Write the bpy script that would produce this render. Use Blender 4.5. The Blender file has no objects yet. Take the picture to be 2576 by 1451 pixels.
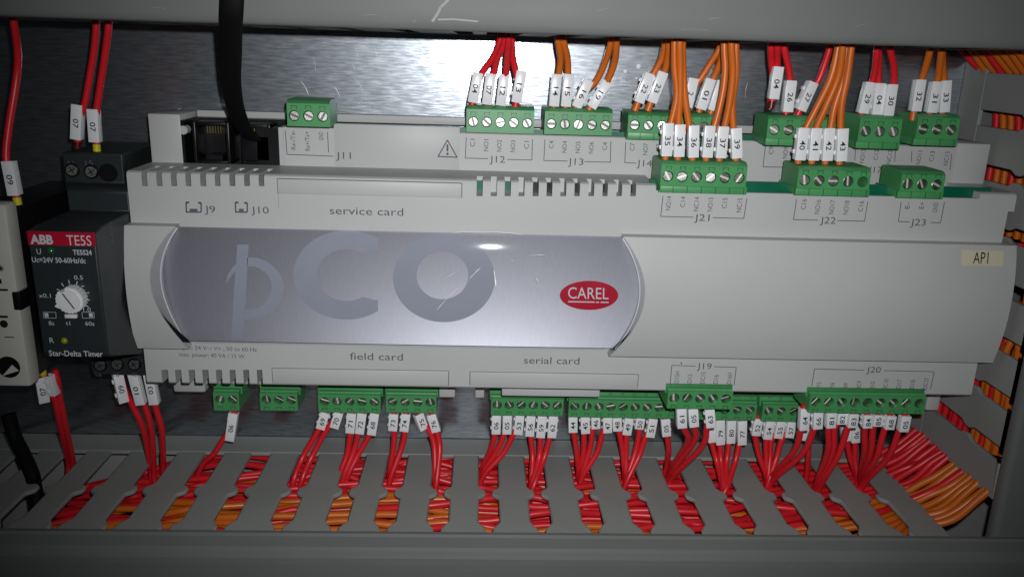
import bpy, bmesh, math, random
from mathutils import Vector, Matrix
import numpy as np

# ------------------------------------------------------------------ camera, light, exposure
SC = bpy.context.scene
COL = SC.collection
YAW, PITCH, ROLL, FPX = 0.0419, 0.2822, 0.0320, 2080.0
PPX, PPY, PW = 1288.0, 725.0, 2576.0
BACK, UP = 342.0, 260.0                     # camera to back panel, camera height above datum (mm)
S = 0.001

def basis():
    f = np.array([math.sin(YAW)*math.cos(PITCH), math.cos(YAW)*math.cos(PITCH), -math.sin(PITCH)])
    rt = np.array([math.cos(YAW), -math.sin(YAW), 0.0]); dn = np.cross(f, rt)
    return math.cos(ROLL)*rt-math.sin(ROLL)*dn, math.sin(ROLL)*rt+math.cos(ROLL)*dn, f
RT, DN, FW = basis()

def W(p):                                   # mm relative to the lens -> world metres
    return Vector((p[0]*S, (p[1]-BACK)*S, (p[2]+UP)*S))

cam_d = bpy.data.cameras.new('camera'); cam = bpy.data.objects.new('camera', cam_d); COL.objects.link(cam)
cam_d.sensor_width = 36.0; cam_d.lens = 36.0*FPX/PW; cam_d.clip_start = 0.005; cam_d.clip_end = 20
m3 = Matrix(((RT[0], -DN[0], -FW[0]), (RT[1], -DN[1], -FW[1]), (RT[2], -DN[2], -FW[2])))
cam.matrix_world = Matrix.Translation(W((0, 0, 0))) @ m3.to_4x4()
SC.camera = cam

world = bpy.data.worlds.new('World'); SC.world = world; world.use_nodes = True
bgn = world.node_tree.nodes['Background']
bgn.inputs['Color'].default_value = (0.85, 0.95, 1.0, 1); bgn.inputs['Strength'].default_value = 0.007

LIGHT_W, LIGHT_AIM, LIGHT_POS = 3.1, (1325, 705), (8, 2, 13)
ld = bpy.data.lights.new('flash_lamp', 'SPOT'); lo = bpy.data.objects.new('flash_lamp', ld); COL.objects.link(lo)
ld.energy = LIGHT_W; ld.spot_size = math.radians(88); ld.spot_blend = 1.0; ld.shadow_soft_size = 0.0022
ld.color = (0.96, 0.98, 1.0)
_u, _v = (LIGHT_AIM[0]-PPX)/FPX, (LIGHT_AIM[1]-PPY)/FPX
_d = Vector(RT*_u+DN*_v+FW)
lo.location = W(LIGHT_POS); lo.rotation_euler = _d.to_track_quat('-Z', 'Y').to_euler()

SC.view_settings.view_transform = 'Standard'; SC.view_settings.look = 'None'
SC.view_settings.exposure = 0.0; SC.view_settings.gamma = 1.0
SC.render.engine = 'CYCLES'
SC.cycles.use_denoising = True
SC.cycles.max_bounces = 6

# ------------------------------------------------------------------ picture measurements -> places
OFF = {'a': (0, 0), 'b': (1300, 0), 'c': (2540, 0), 'd': (0, 720), 'e': (1300, 720), 'f': (2540, 720),
       'g': (0, 1423), 'h': (1300, 1423), 'i': (2540, 1423)}
K = 2576/3840

def A(p, x, y):
    o = OFF[p]; return (o[0]*K+x*.51*K, o[1]*K+y*.51*K)
def ray(q):
    return RT*((q[0]-PPX)/FPX)+DN*((q[1]-PPY)/FPX)+FW
def at(q, Y):                               # point at distance Y from the lens plane
    r = ray(q); return r*(Y/r[1])
def at_z(q, Z):
    r = ray(q); return r*(Z/r[2])
def at_x(q, X):
    r = ray(q); return r*(X/r[0])

# ------------------------------------------------------------------ materials
def nodes(name):
    m = bpy.data.materials.new(name); m.use_nodes = True
    return m, m.node_tree, m.node_tree.nodes['Principled BSDF']

def mat(name, col, rough=.5, metal=0.0, spec=.5, var=.06, vscale=120, bump=0.0, bscale=600, coat=0.0):
    m, t, b = nodes(name)
    b.inputs['Roughness'].default_value = rough; b.inputs['Metallic'].default_value = metal
    b.inputs['Specular IOR Level'].default_value = spec; b.inputs['Coat Weight'].default_value = coat
    tc = t.nodes.new('ShaderNodeTexCoord'); nz = t.nodes.new('ShaderNodeTexNoise')
    nz.inputs['Scale'].default_value = vscale; nz.inputs['Detail'].default_value = 5
    t.links.new(tc.outputs['Object'], nz.inputs['Vector'])
    mr = t.nodes.new('ShaderNodeMapRange'); mr.inputs['To Min'].default_value = 1-var*2; mr.inputs['To Max'].default_value = 1+var*2
    t.links.new(nz.outputs['Fac'], mr.inputs['Value'])
    mx = t.nodes.new('ShaderNodeVectorMath'); mx.operation = 'SCALE'; mx.inputs[0].default_value = col[:3]
    t.links.new(mr.outputs['Result'], mx.inputs['Scale']); t.links.new(mx.outputs['Vector'], b.inputs['Base Color'])
    mr2 = t.nodes.new('ShaderNodeMapRange'); mr2.inputs['To Min'].default_value = max(.02, rough-.08); mr2.inputs['To Max'].default_value = min(1, rough+.08)
    t.links.new(nz.outputs['Fac'], mr2.inputs['Value']); t.links.new(mr2.outputs['Result'], b.inputs['Roughness'])
    if bump:
        n2 = t.nodes.new('ShaderNodeTexNoise'); n2.inputs['Scale'].default_value = bscale; n2.inputs['Detail'].default_value = 3
        t.links.new(tc.outputs['Object'], n2.inputs['Vector'])
        bp = t.nodes.new('ShaderNodeBump'); bp.inputs['Strength'].default_value = bump; bp.inputs['Distance'].default_value = .0002
        t.links.new(n2.outputs['Fac'], bp.inputs['Height']); t.links.new(bp.outputs['Normal'], b.inputs['Normal'])
    return m

M = {}
M['white'] = mat('white_plastic', (.475, .475, .465), .46, spec=.4, var=.028, vscale=28, bump=.12, bscale=2500)
M['white_in'] = mat('white_plastic_inner', (.46, .465, .47), .5, spec=.3, var=.02)
M['duct'] = mat('grey_trunking_plastic', (.162, .166, .160), .5, spec=.2, var=.03, vscale=40, bump=.1, bscale=1500)
M['duct_lit'] = mat('grey_trunking_plastic_lit', (.29, .295, .28), .5, spec=.25, var=.04, vscale=50, bump=.12, bscale=1200)  # lighter copy of the trunking grey, light on the fingers put into colour
M['green'] = mat('green_plastic', (.066, .29, .098), .40, spec=.5, var=.05, vscale=200)
M['green_dk'] = mat('green_shade_and_marks', (.018, .10, .03), .4, spec=.4)  # darker green: shade of screw wells put into colour, also frames and grooves
M['pcb'] = mat('circuit_board_green', (.0, .11, .055), .35, spec=.5, var=.1)
M['red'] = mat('red_insulation', (.67, .014, .022), .38, spec=.5, var=.05, vscale=80)
M['orange'] = mat('orange_insulation', (.60, .13, .010), .38, spec=.5, var=.05, vscale=80)
M['ferrule_red'] = mat('dark_red_ferrule', (.10, .006, .008), .3)
M['yellow'] = mat('yellow_ferrule', (.62, .56, .02), .4)
M['tag'] = mat('white_tag_plastic', (.80, .80, .81), .28, spec=.5, var=.02)
M['ink'] = mat('black_ink', (.012, .012, .014), .5, spec=.2, var=0)
M['ink_grey'] = mat('grey_ink', (.10, .105, .125), .5, spec=.2, var=0)
M['ink_white'] = mat('white_ink', (.55, .58, .60), .5, spec=.2, var=0)
M['black'] = mat('black_plastic', (.006, .006, .007), .35, spec=.35, var=.1)
M['blackmatte'] = mat('black_cable_jacket', (.0035, .0035, .0035), .7, spec=.15, var=.1)
M['timer'] = mat('charcoal_plastic', (.022, .028, .030), .45, spec=.35, var=.06, bump=.15, bscale=2000)
M['crimson'] = mat('crimson_print', (.42, .004, .025), .4, var=.02)
M['beige'] = mat('pale_beige_plastic', (.56, .55, .50), .45, spec=.35, var=.03, bump=.1, bscale=1800)
M['cream'] = mat('cream_sticker', (.62, .56, .40), .5, var=.02)
M['zinc'] = mat('zinc_screw', (.60, .60, .56), .40, metal=1.0, var=.12, vscale=900, bump=.25, bscale=1800)
M['zinc_dk'] = mat('zinc_slot_shade', (.16, .16, .15), .5, metal=1.0, var=.1)  # darkened copy of the zinc, paints the shade inside screw slots
M['brass'] = mat('brass_contact', (.6, .5, .2), .3, metal=1.0)
M['scratch'] = mat('bare_scratch', (.93, .93, .95), .45, metal=.0, var=.1)
M['scratch_duct'] = mat('pale_scuff', (.30, .30, .285), .6, var=.1)
M['led_green'] = mat('green_lens', (.01, .14, .02), .2, coat=.5)
M['led_yellow'] = mat('yellow_lens', (.30, .28, .02), .2, coat=.5)
M['logo'] = mat('blue_grey_print', (.30, .315, .375), .5, spec=.3, var=.02)

def steel(name):
    m, t, b = nodes(name)
    tc = t.nodes.new('ShaderNodeTexCoord'); mp = t.nodes.new('ShaderNodeMapping')
    mp.inputs['Scale'].default_value = (160, 160, 1100)
    t.links.new(tc.outputs['Object'], mp.inputs['Vector'])
    nz = t.nodes.new('ShaderNodeTexNoise'); nz.inputs['Scale'].default_value = 1.0; nz.inputs['Detail'].default_value = 6
    t.links.new(mp.outputs['Vector'], nz.inputs['Vector'])
    rr = t.nodes.new('ShaderNodeMapRange'); rr.inputs['From Min'].default_value = .3; rr.inputs['From Max'].default_value = .7
    rr.inputs['To Min'].default_value = .12; rr.inputs['To Max'].default_value = .20
    t.links.new(nz.outputs['Fac'], rr.inputs['Value']); t.links.new(rr.outputs['Result'], b.inputs['Roughness'])
    cr = t.nodes.new('ShaderNodeValToRGB'); cr.color_ramp.elements[0].color = (.42, .465, .52, 1); cr.color_ramp.elements[1].color = (.70, .74, .79, 1)
    cr.color_ramp.elements[0].position = .3; cr.color_ramp.elements[1].position = .7
    t.links.new(nz.outputs['Fac'], cr.inputs['Fac']); t.links.new(cr.outputs['Color'], b.inputs['Base Color'])
    b.inputs['Metallic'].default_value = 1.0
    g2 = t.nodes.new('ShaderNodeBsdfGlossy'); g2.inputs['Roughness'].default_value = .42; sc_ = t.nodes.new('ShaderNodeVectorMath'); sc_.operation = 'SCALE'; sc_.inputs['Scale'].default_value = .58; t.links.new(cr.outputs['Color'], sc_.inputs[0]); t.links.new(sc_.outputs[0], g2.inputs['Color'])
    mx = t.nodes.new('ShaderNodeMixShader'); mx.inputs[0].default_value = .55
    t.links.new(b.outputs[0], mx.inputs[1]); t.links.new(g2.outputs[0], mx.inputs[2]); t.links.new(mx.outputs[0], t.nodes['Material Output'].inputs['Surface'])
    bp = t.nodes.new('ShaderNodeBump'); bp.inputs['Strength'].default_value = .3; bp.inputs['Distance'].default_value = .00015
    t.links.new(nz.outputs['Fac'], bp.inputs['Height']); t.links.new(bp.outputs['Normal'], b.inputs['Normal']); t.links.new(bp.outputs['Normal'], g2.inputs['Normal'])
    return m
M['steel'] = steel('brushed_galvanised_steel')

def foil(name):                             # brushed foil whose facets lean upwards
    m, t, b = nodes(name)
    b.inputs['Metallic'].default_value = .82; b.inputs['Roughness'].default_value = .385
    tc = t.nodes.new('ShaderNodeTexCoord'); mp = t.nodes.new('ShaderNodeMapping'); mp.inputs['Scale'].default_value = (2500, 300, 300)
    t.links.new(tc.outputs['Object'], mp.inputs['Vector'])
    nz = t.nodes.new('ShaderNodeTexNoise'); nz.inputs['Scale'].default_value = 1; nz.inputs['Detail'].default_value = 4
    t.links.new(mp.outputs['Vector'], nz.inputs['Vector'])
    cr = t.nodes.new('ShaderNodeValToRGB'); cr.color_ramp.elements[0].color = (.50, .50, .56, 1); cr.color_ramp.elements[1].color = (.61, .61, .67, 1)
    t.links.new(nz.outputs['Fac'], cr.inputs['Fac']); t.links.new(cr.outputs['Color'], b.inputs['Base Color'])
    g = t.nodes.new('ShaderNodeNewGeometry'); ad = t.nodes.new('ShaderNodeVectorMath'); ad.operation = 'ADD'
    ad.inputs[1].default_value = (0, 0, .61); t.links.new(g.outputs['Normal'], ad.inputs[0])
    nm = t.nodes.new('ShaderNodeVectorMath'); nm.operation = 'NORMALIZE'; t.links.new(ad.outputs[0], nm.inputs[0])
    t.links.new(nm.outputs[0], b.inputs['Normal'])
    return m
M['foil'] = foil('brushed_silver_foil')

def clear(name):
    m = bpy.data.materials.new(name); m.use_nodes = True; t = m.node_tree
    t.nodes.remove(t.nodes['Principled BSDF']); out = t.nodes['Material Output']
    tr = t.nodes.new('ShaderNodeBsdfTransparent'); tr.inputs['Color'].default_value = (.97, .97, .98, 1)
    gl = t.nodes.new('ShaderNodeBsdfGlossy'); gl.inputs['Roughness'].default_value = .04
    fr = t.nodes.new('ShaderNodeFresnel'); fr.inputs['IOR'].default_value = 1.49
    mx = t.nodes.new('ShaderNodeMixShader')
    t.links.new(fr.outputs[0], mx.inputs[0]); t.links.new(tr.outputs[0], mx.inputs[1]); t.links.new(gl.outputs[0], mx.inputs[2])
    t.links.new(mx.outputs[0], out.inputs['Surface'])
    return m
M['clear'] = clear('clear_acrylic')

# ------------------------------------------------------------------ mesh helpers (all in mm)
class MB:
    def __init__(self, local=False):
        self.bm = bmesh.new(); self.local = local; self.mats = []
    def mi(self, m):
        if m not in self.mats: self.mats.append(m)
        return self.mats.index(m)
    def face(self, pts, m=None, smooth=False):
        f = self.bm.faces.new([self.bm.verts.new(tuple(p)) for p in pts])
        f.smooth = smooth
        if m: f.material_index = self.mi(m)
        return f
    def box(self, x0, x1, y0, y1, z0, z1, bev=0.0, m=None, seg=2):
        t = bmesh.new(); bmesh.ops.create_cube(t, size=1)
        for v in t.verts:
            v.co = Vector(((x0+x1)/2+v.co.x*(x1-x0), (y0+y1)/2+v.co.y*(y1-y0), (z0+z1)/2+v.co.z*(z1-z0)))
        if bev: bmesh.ops.bevel(t, geom=list(t.edges), offset=bev, segments=seg, affect='EDGES', profile=.5)
        self.merge(t, m, smooth=False)
    def merge(self, t, m=None, mtx=None, smooth=None):
        vm = {}
        for v in t.verts:
            vm[v] = self.bm.verts.new(mtx @ v.co if mtx else v.co)
        for f in t.faces:
            try: nf = self.bm.faces.new([vm[v] for v in f.verts])
            except ValueError: continue
            nf.smooth = f.smooth if smooth is None else smooth
            if m: nf.material_index = self.mi(m)
        t.free()
    def prism(self, poly, axis, a0, a1, m=None, smooth=False):   # poly in the other two axes
        def pt(q, a):
            if axis == 'x': return (a, q[0], q[1])
            if axis == 'y': return (q[0], a, q[1])
            return (q[0], q[1], a)
        n = len(poly)
        A0 = [self.bm.verts.new(pt(q, a0)) for q in poly]; A1 = [self.bm.verts.new(pt(q, a1)) for q in poly]
        fs = [self.bm.faces.new(A0), self.bm.faces.new(A1[::-1])]
        for i in range(n):
            f = self.bm.faces.new([A0[i], A1[i], A1[(i+1) % n], A0[(i+1) % n]]); f.smooth = smooth; fs.append(f)
        if m:
            for f in fs: f.material_index = self.mi(m)
    def tube(self, pts, r, m=None, segs=12, sub=6, flat=None, caps=True):
        P = [Vector(p) for p in pts]
        Q = []
        for i in range(len(P)-1):
            p0 = P[max(i-1, 0)]; p1 = P[i]; p2 = P[i+1]; p3 = P[min(i+2, len(P)-1)]
            for k in range(sub):
                t = k/sub
                Q.append(.5*((2*p1)+(p2-p0)*t+(2*p0-5*p1+4*p2-p3)*t*t+(3*p1-p0-3*p2+p3)*t**3))
        Q.append(P[-1])
        T = [(Q[min(i+1, len(Q)-1)]-Q[max(i-1, 0)]).normalized() for i in range(len(Q))]
        ref = Vector((1, 0, 0)) if abs(T[0].x) < .8 else Vector((0, 0, 1))
        u = (ref-T[0]*ref.dot(T[0])).normalized(); rings = []
        for q, t in zip(Q, T):
            u = (u-t*u.dot(t)).normalized(); v = t.cross(u)
            ru, rv = (flat if flat else (r, r))
            rings.append([self.bm.verts.new(q+u*(ru*math.cos(2*math.pi*k/segs))+v*(rv*math.sin(2*math.pi*k/segs))) for k in range(segs)])
        idx = self.mi(m) if m else 0
        for a, b in zip(rings, rings[1:]):
            for k in range(segs):
                f = self.bm.faces.new([a[k], a[(k+1) % segs], b[(k+1) % segs], b[k]]); f.smooth = True; f.material_index = idx
        if caps:
            for rg in (rings[0][::-1], rings[-1]):
                f = self.bm.faces.new(rg); f.material_index = idx
    def disc(self, c, r, y, m=None, n=24, rz=None):      # faces the viewer (-Y)
        return self.face([(c[0]+r*math.cos(2*math.pi*k/n), y, c[1]+(rz or r)*math.sin(2*math.pi*k/n)) for k in range(n)][::-1], m)
    def cyl(self, c, r, y0, y1, m=None, n=28, bev=0):
        ring = [(c[0]+r*math.cos(2*math.pi*k/n), c[1]+r*math.sin(2*math.pi*k/n)) for k in range(n)]
        self.prism(ring, 'y', y0, y1, m)
    def build(self, name, m, parent=None, origin=None, normals=True):
        if normals: bmesh.ops.recalc_face_normals(self.bm, faces=self.bm.faces)
        me = bpy.data.meshes.new(name)
        o0 = Vector((0, 0, 0))
        if not self.local:
            ob = ORG.get(parent.name) if parent else None
            o0 = ob if ob is not None else (W(origin) if origin is not None else None)
            if o0 is None:
                c = Vector((0, 0, 0)); n = max(1, len(self.bm.verts))
                for v in self.bm.verts: c += v.co
                o0 = W(c/n)
            for v in self.bm.verts: v.co = W(v.co)-o0
        else:
            for v in self.bm.verts: v.co = v.co*S
        self.bm.to_mesh(me); self.bm.free(); me.set_sharp_from_angle(angle=math.radians(38))
        for mm in (self.mats or [m]): me.materials.append(mm or m)
        o = bpy.data.objects.new(name, me); COL.objects.link(o)
        if parent: o.parent = parent
        if not self.local:
            ORG[o.name] = o0
            if not parent: o.location = o0
        return o
ORG = {}

def MBm(m, local=False):                    # builder whose slot 0 is m
    b = MB(local); b.mi(m); return b

def tag(o, label, cat, group=None, kind=None):
    if label: o['label'] = label
    if cat: o['category'] = cat
    if group: o['group'] = group
    if kind: o['kind'] = kind
    return o
def thing(name, label, cat, origin, group=None):
    o = bpy.data.objects.new(name, None); COL.objects.link(o); o.empty_display_size = .005
    o.location = W(origin); ORG[o.name] = W(origin)
    return tag(o, label, cat, group)

# ------------------------------------------------------------------ lettering
_tc = {}
def glyphs(s, bold=0.0):
    k = (s, bold)
    if k not in _tc:
        cu = bpy.data.curves.new('txt', 'FONT'); cu.body = s; cu.size = 1; cu.resolution_u = 3; cu.offset = bold
        ob = bpy.data.objects.new('txt', cu); COL.objects.link(ob)
        dg = bpy.context.evaluated_depsgraph_get(); me = bpy.data.meshes.new_from_object(ob.evaluated_get(dg))
        vs = [(v.co.x, v.co.y) for v in me.vertices]; fs = [tuple(p.vertices) for p in me.polygons]
        bpy.data.objects.remove(ob); bpy.data.curves.remove(cu); bpy.data.meshes.remove(me)
        xs = [v[0] for v in vs] or [0, 1]
        _tc[k] = (vs, fs, min(xs), max(xs))
    return _tc[k]
CAP = None
def write(mb, s, c, h, m, rot=0, w=None, bold=0.0, frame=None, shear=0.0):
    """text centred on c (mm), cap height h, rot in degrees, optional fixed width w; frame = (origin, right, up)"""
    global CAP
    if CAP is None:
        vs = glyphs('H')[0]; CAP = (max(v[1] for v in vs)-min(v[1] for v in vs))
    vs, fs, x0, x1 = glyphs(s, bold)
    k = h/CAP; kx = (w/(x1-x0)) if w else k
    ca, sa = math.cos(math.radians(rot)), math.sin(math.radians(rot))
    if frame: R, U = Vector(frame[0]), Vector(frame[1])
    else: R, U = Vector((1, 0, 0)), Vector((0, 0, 1))
    R2, U2 = R*ca+U*sa, U*ca-R*sa
    c = Vector(c); idx = mb.mi(m)
    bv = [mb.bm.verts.new(c+R2*((v[0]-(x0+x1)/2)*kx+shear*(v[1]-CAP/2)*k)+U2*((v[1]-CAP/2)*k)) for v in vs]
    for f in fs:
        try:
            nf = mb.bm.faces.new([bv[i] for i in f]); nf.material_index = idx
        except ValueError: pass
def bar(mb, p, q, w, m):                    # printed line between two points of equal Y
    p, q = Vector(p), Vector(q); d = (q-p).normalized(); n = Vector((-d.z, 0, d.x))*w/2
    mb.face([p+n, p-n, q-n, q+n], m)
def scratch(mb, p, q, w, m, bow=.06):
    p, q = Vector(p), Vector(q); d = q-p; n = Vector((-d.z, 0, d.x)).normalized(); L = d.length
    up_, dn_ = [], []
    for k in range(7):
        t = k/6; c = p+d*t+n*(bow*L*math.sin(math.pi*t)); h = w*.5*(math.sin(math.pi*(t*.9+.05))**.7)*(.7+.3*math.cos(9*t+L))
        up_.append(mb.bm.verts.new(c+n*h)); dn_.append(mb.bm.verts.new(c-n*h))
    i = mb.mi(m)
    for k in range(6): mb.bm.faces.new([up_[k], dn_[k], dn_[k+1], up_[k+1]]).material_index = i
def mm_px(px, Y): return px*Y/FPX*1.0

random.seed(7)

# ================================================================== BACK PANEL
b = MBm(M['steel'])
b.box(-330, 330, 342, 344, -260, 60)
for p, q, w in [(A('b', 190, 320), A('b', 225, 430), .35), (A('b', 60, 330), A('b', 78, 420), .2), (A('b', 60, 580), A('b', 120, 670), .25),
                (A('a', 2215, 600), A('a', 2268, 698), .5), (A('a', 2460, 640), A('a', 2498, 712), .4), (A('b', 430, 640), A('b', 470, 560), .15),
                (A('b', 330, 600), A('b', 400, 570), .15), (A('b', 40, 470), A('b', 60, 520), .2), (A('a', 1270, 835), A('a', 1330, 795), .3),
                (A('b', 380, 420), A('b', 400, 480), .15), (A('c', 500, 720), A('c', 520, 600), .2), (A('a', 2300, 420), A('a', 2320, 520), .15)]:
    P0, P1 = at(p, 341.9), at(q, 341.9); scratch(b, P0, P1, w*.85, M['scratch'])
for q, r in [(A('b', 2145, 488), .9), (A('b', 2048, 525), .7), (A('b', 2130, 575), .4)]:
    P0 = at(q, 341.88); b.disc((P0[0], P0[2]), r, 341.88, M['scratch'], n=9)
o = b.build('back_panel', M['steel']); o['kind'] = 'structure'

# ================================================================== TRUNKING
TOPZ = -170.6                               # slotted upper wall of the lower trunking
def finger_wall(mb, mapf, smin, smax, slots, ymin, ymax, th, mt, w1=3.95, w0=1.3, slit=1.35):
    """slotted side wall. mapf(s, t, n) -> point; t is 0 at the back panel .. ymax at the cover"""
    tb = 15.5; tn0, tn1 = 45.0, 50.0; te = 71.5
    def half(t_side):                       # outline of one slot's side, from back to front
        return [(w1, tb), (w1, tn0-3.2), (w1-.9, tn0-1.4), (w0, tn0), (w0, tn1-2.6), (w0+.5, tn1-1.3), (w1-.2, tn1+.4), (w1, tn1+1.6), (w1, te-3.5), (slit+.6, te), (slit, te+1.2), (slit, ymax-1.2), (slit+1.2, ymax)]
    prof = half(0)
    cs = sorted(slots)
    def slab(poly):
        n = len(poly)
        a = [mb.bm.verts.new(mapf(s, t, 0)) for s, t in poly]; c = [mb.bm.verts.new(mapf(s, t, th)) for s, t in poly]
        mb.bm.faces.new(a); mb.bm.faces.new(c[::-1])
        for i in range(n):
            f = mb.bm.faces.new([a[i], c[i], c[(i+1) % n], a[(i+1) % n]])
    # back strip, then one finger between each two slots
    slab([(smin, ymin), (smax, ymin), (smax, tb), (smin, tb)])
    edges = [None]+cs+[None]
    for l, r in zip(edges, edges[1:]):
        if l is None: L = [(smin, tb), (smin, ymax)]
        else: L = [(l+w, t) for w, t in prof]
        if r is None: R_ = [(smax, tb), (smax, ymax)]
        else: R_ = [(r-w, t) for w, t in prof]
        slab(L+R_[::-1])

neck_px = [(-25, 1222), A('g', 290, 800), A('g', 655, 785), A('g', 1030, 792), A('g', 1405, 797), A('g', 1775, 800), A('g', 2165, 800), A('h', -5, 805),
           A('h', 325, 822), A('h', 690, 825), A('h', 1045, 825), A('h', 1405, 825), A('h', 1765, 828), A('h', 2115, 830), A('h', 2465, 840),
           A('i', 390, 845), A('i', 755, 850), A('i', 1110, 860), A('i', 1460, 868)]
slots = [at_z(q, TOPZ)[0] for q in neck_px]
RX = 196.0                                  # left wall of the right-hand trunking
LEND = at_z(A('i', 1780, 900), TOPZ)[0]
td = thing('cable_trunking', 'grey slotted trunking along the bottom, full of red and orange wires', 'trunking', (0, 342, -250), 'slotted wiring trunking')
b = MBm(M['duct_lit'])
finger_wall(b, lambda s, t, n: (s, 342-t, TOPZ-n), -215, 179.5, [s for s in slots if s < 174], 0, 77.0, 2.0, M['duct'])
fw = b.build('slotted_wall', M['duct_lit'], td)
bv = fw.modifiers.new('edge', 'BEVEL'); bv.width = .0007; bv.segments = 2; bv.limit_method = 'ANGLE'; bv.angle_limit = math.radians(50)
b = MBm(M['duct_lit'])
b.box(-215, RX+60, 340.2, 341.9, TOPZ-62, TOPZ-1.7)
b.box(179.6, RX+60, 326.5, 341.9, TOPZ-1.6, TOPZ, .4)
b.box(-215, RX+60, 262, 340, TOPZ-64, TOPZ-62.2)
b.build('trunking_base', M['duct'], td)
# lid: rounded lip, shallow groove, ridge and flat face
prof = [(266.5, TOPZ+.1), (264.8, TOPZ+.2), (264.0, TOPZ-.6), (263.6, TOPZ-4.6), (262.6, TOPZ-5.6), (261.5, TOPZ-6.4), (261.0, TOPZ-7.6), (260.8, TOPZ-10), (260.8, TOPZ-62), (262.8, TOPZ-62), (262.8, TOPZ-8), (266.5, TOPZ-3)]
b = MBm(M['duct']); b.prism(prof, 'x', -215, RX+62, smooth=False)
for q0, q1, w in [((700, 1420), (742, 1412), .2), ((1520, 1400), (1560, 1402), .18), ((1980, 1430), (2000, 1418), .2), ((420, 1395), (470, 1396), .15), ((1150, 1432), (1190, 1436), .15)]:
    scratch(b, at(q0, 260.72), at(q1, 260.72), w*.7, M['scratch_duct'])
lid = b.build('lid', M['duct'], td)
for p in lid.data.polygons: p.use_smooth = False

# upper trunking
BOTZ = 4.6
tu = thing('cable_trunking', 'pale grey trunking lid across the top of the frame with a curved white scuff', 'trunking', (0, 342, 4), 'slotted wiring trunking')
prof = [(266.5, BOTZ-.1), (264.6, BOTZ-.1), (263.6, BOTZ+.6), (263.1, BOTZ+2.2), (262.7, BOTZ+5.0), (262.6, BOTZ+7.5), (262.6, BOTZ+70), (264.6, BOTZ+70), (264.6, BOTZ+5), (266.5, BOTZ+3)]
b = MBm(M['duct']); b.prism(prof, 'x', -215, RX+62, smooth=True)
b2 = [A('b', 748, 0), A('b', 722, 25), A('b', 690, 55), A('b', 672, 95), A('b', 650, 130), A('b', 628, 160)]
for p, q in zip(b2, b2[1:]): bar(b, at(p, 262.5), at(q, 262.5), .75, M['scratch_duct'])
b3 = [A('b', 670, 145), A('b', 780, 142), A('b', 870, 150), A('b', 965, 158)]
for p, q in zip(b3, b3[1:]): bar(b, at(p, 262.6), at(q, 262.6), .5, M['scratch_duct'])
for q0, q1, w in [((1780, 50), (1812, 46), .25), ((1700, 78), (1790, 80), .2), ((1040, 60), (1046, 48), .2), ((900, 40), (980, 44), .15), ((2150, 70), (2185, 60), .18), ((380, 20), (420, 24), .2), ((1500, 30), (1530, 22), .15)]:
    scratch(b, at(q0, 262.53), at(q1, 262.53), w*.7, M['scratch_duct'])
ul = b.build('lid', M['duct'], tu)

rt = thing('cable_trunking', 'dark grey slotted trunking standing upright at the right edge', 'trunking', (RX+30, 342, -178), 'slotted wiring trunking')
rs2 = [-140.5+20.0*k for k in range(9)]
b = MBm(M['duct_lit'])
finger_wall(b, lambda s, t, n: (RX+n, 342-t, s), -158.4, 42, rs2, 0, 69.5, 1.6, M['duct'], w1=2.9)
fw2 = b.build('slotted_wall', M['duct_lit'], rt)
bv = fw2.modifiers.new('edge', 'BEVEL'); bv.width = .0007; bv.segments = 2; bv.limit_method = 'ANGLE'; bv.angle_limit = math.radians(50)
b = MBm(M['duct']); b.box(RX-.6, RX+70, 266.4, 272.7, -176.8, 60, 2.2, seg=4)
b.build('lid', M['duct'], rt)
b = MBm(M['duct']); b.box(RX+66, RX+68, 270, 341.8, -168, 60); b.box(RX+1.7, RX+66, 340, 341.8, -168, 60)
b.build('trunking_base', M['duct'], rt)

# ================================================================== CONTROLLER
XL, XR = -122.2, 193.0
ct = thing('controller', 'long pale grey programmable controller with silver label and green terminal blocks', 'controller', (35, 342, -85))
ZM0, ZM1 = -123.2, -44.6                    # upper housing bottom / top
ZL0, ZL1 = -138.5, -28.4
# base housing (low tier): two end posts, label face, lower strip
b = MBm(M['white'])
xb0, xb1 = at((459, 300), 316)[0], at((708, 405), 316)[0]
b.box(XL, xb0, 313.6, 334, -125, -30.8); b.box(xb1, XR, 313.6, 334, -125, -30.8); b.box(xb0, xb1, 313.6, 334, -125, -47)
b.box(XL, -110.6, 312, 334, ZM1-2, -26.9, .5)
b.box(181.3, 194.2, 312, 334, ZM1-2, -29.4, .5)
x_s = at(A('a', 2080, 930), 312)[0]; x_c = at(A('b', 835, 985), 312)[0]
zc = at(A('b', 2200, 1015), 312)[2]
b.box(at(A('a', 2450, 885), 312)[0], x_c, 312, 313.7, ZM1-2, at(A('b', 300, 918), 312)[2], .4)
b.box(x_s, at(A('a', 2450, 885), 312)[0]+.6, 312.1, 313.7, ZM1-2, at(A('a', 2250, 938), 312)[2])
b.box(x_c-.5, 181.5, 312.05, 313.7, ZM1-2, zc-.15)
# ribs behind the connectors
p0, p1 = at(A('a', 1450, 840), 330), at(A('c', 590, 960), 330)
b.box(p0[0], p1[0], 329.8, 334, -29.6, -26.6, .3)
# lower strip carrying the bottom connectors
b.box(XL+13, 175.5, 312.3, 333, -133.0, -122.0, .3)
xa, xb = at(A('g', 1280, 60), 312)[0], at(A('g', 1515, 60), 312)[0]
b.box(xa, xb, 311.0, 330, -136.4, -124, .9)
for q0, q1, zb in [(A('h', 680, 60), A('h', 798, 125), -137.0), (A('h', 945, 65), A('h', 1012, 140), -137.0), (A('i', 1838, 105), A('i', 1915, 208), -139.6)]:
    b.box(at(q0, 312)[0], at(q1, 312)[0], 311.2, 330, zb, -124, .6)
b.build('base_housing', M['white'], ct)
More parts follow.
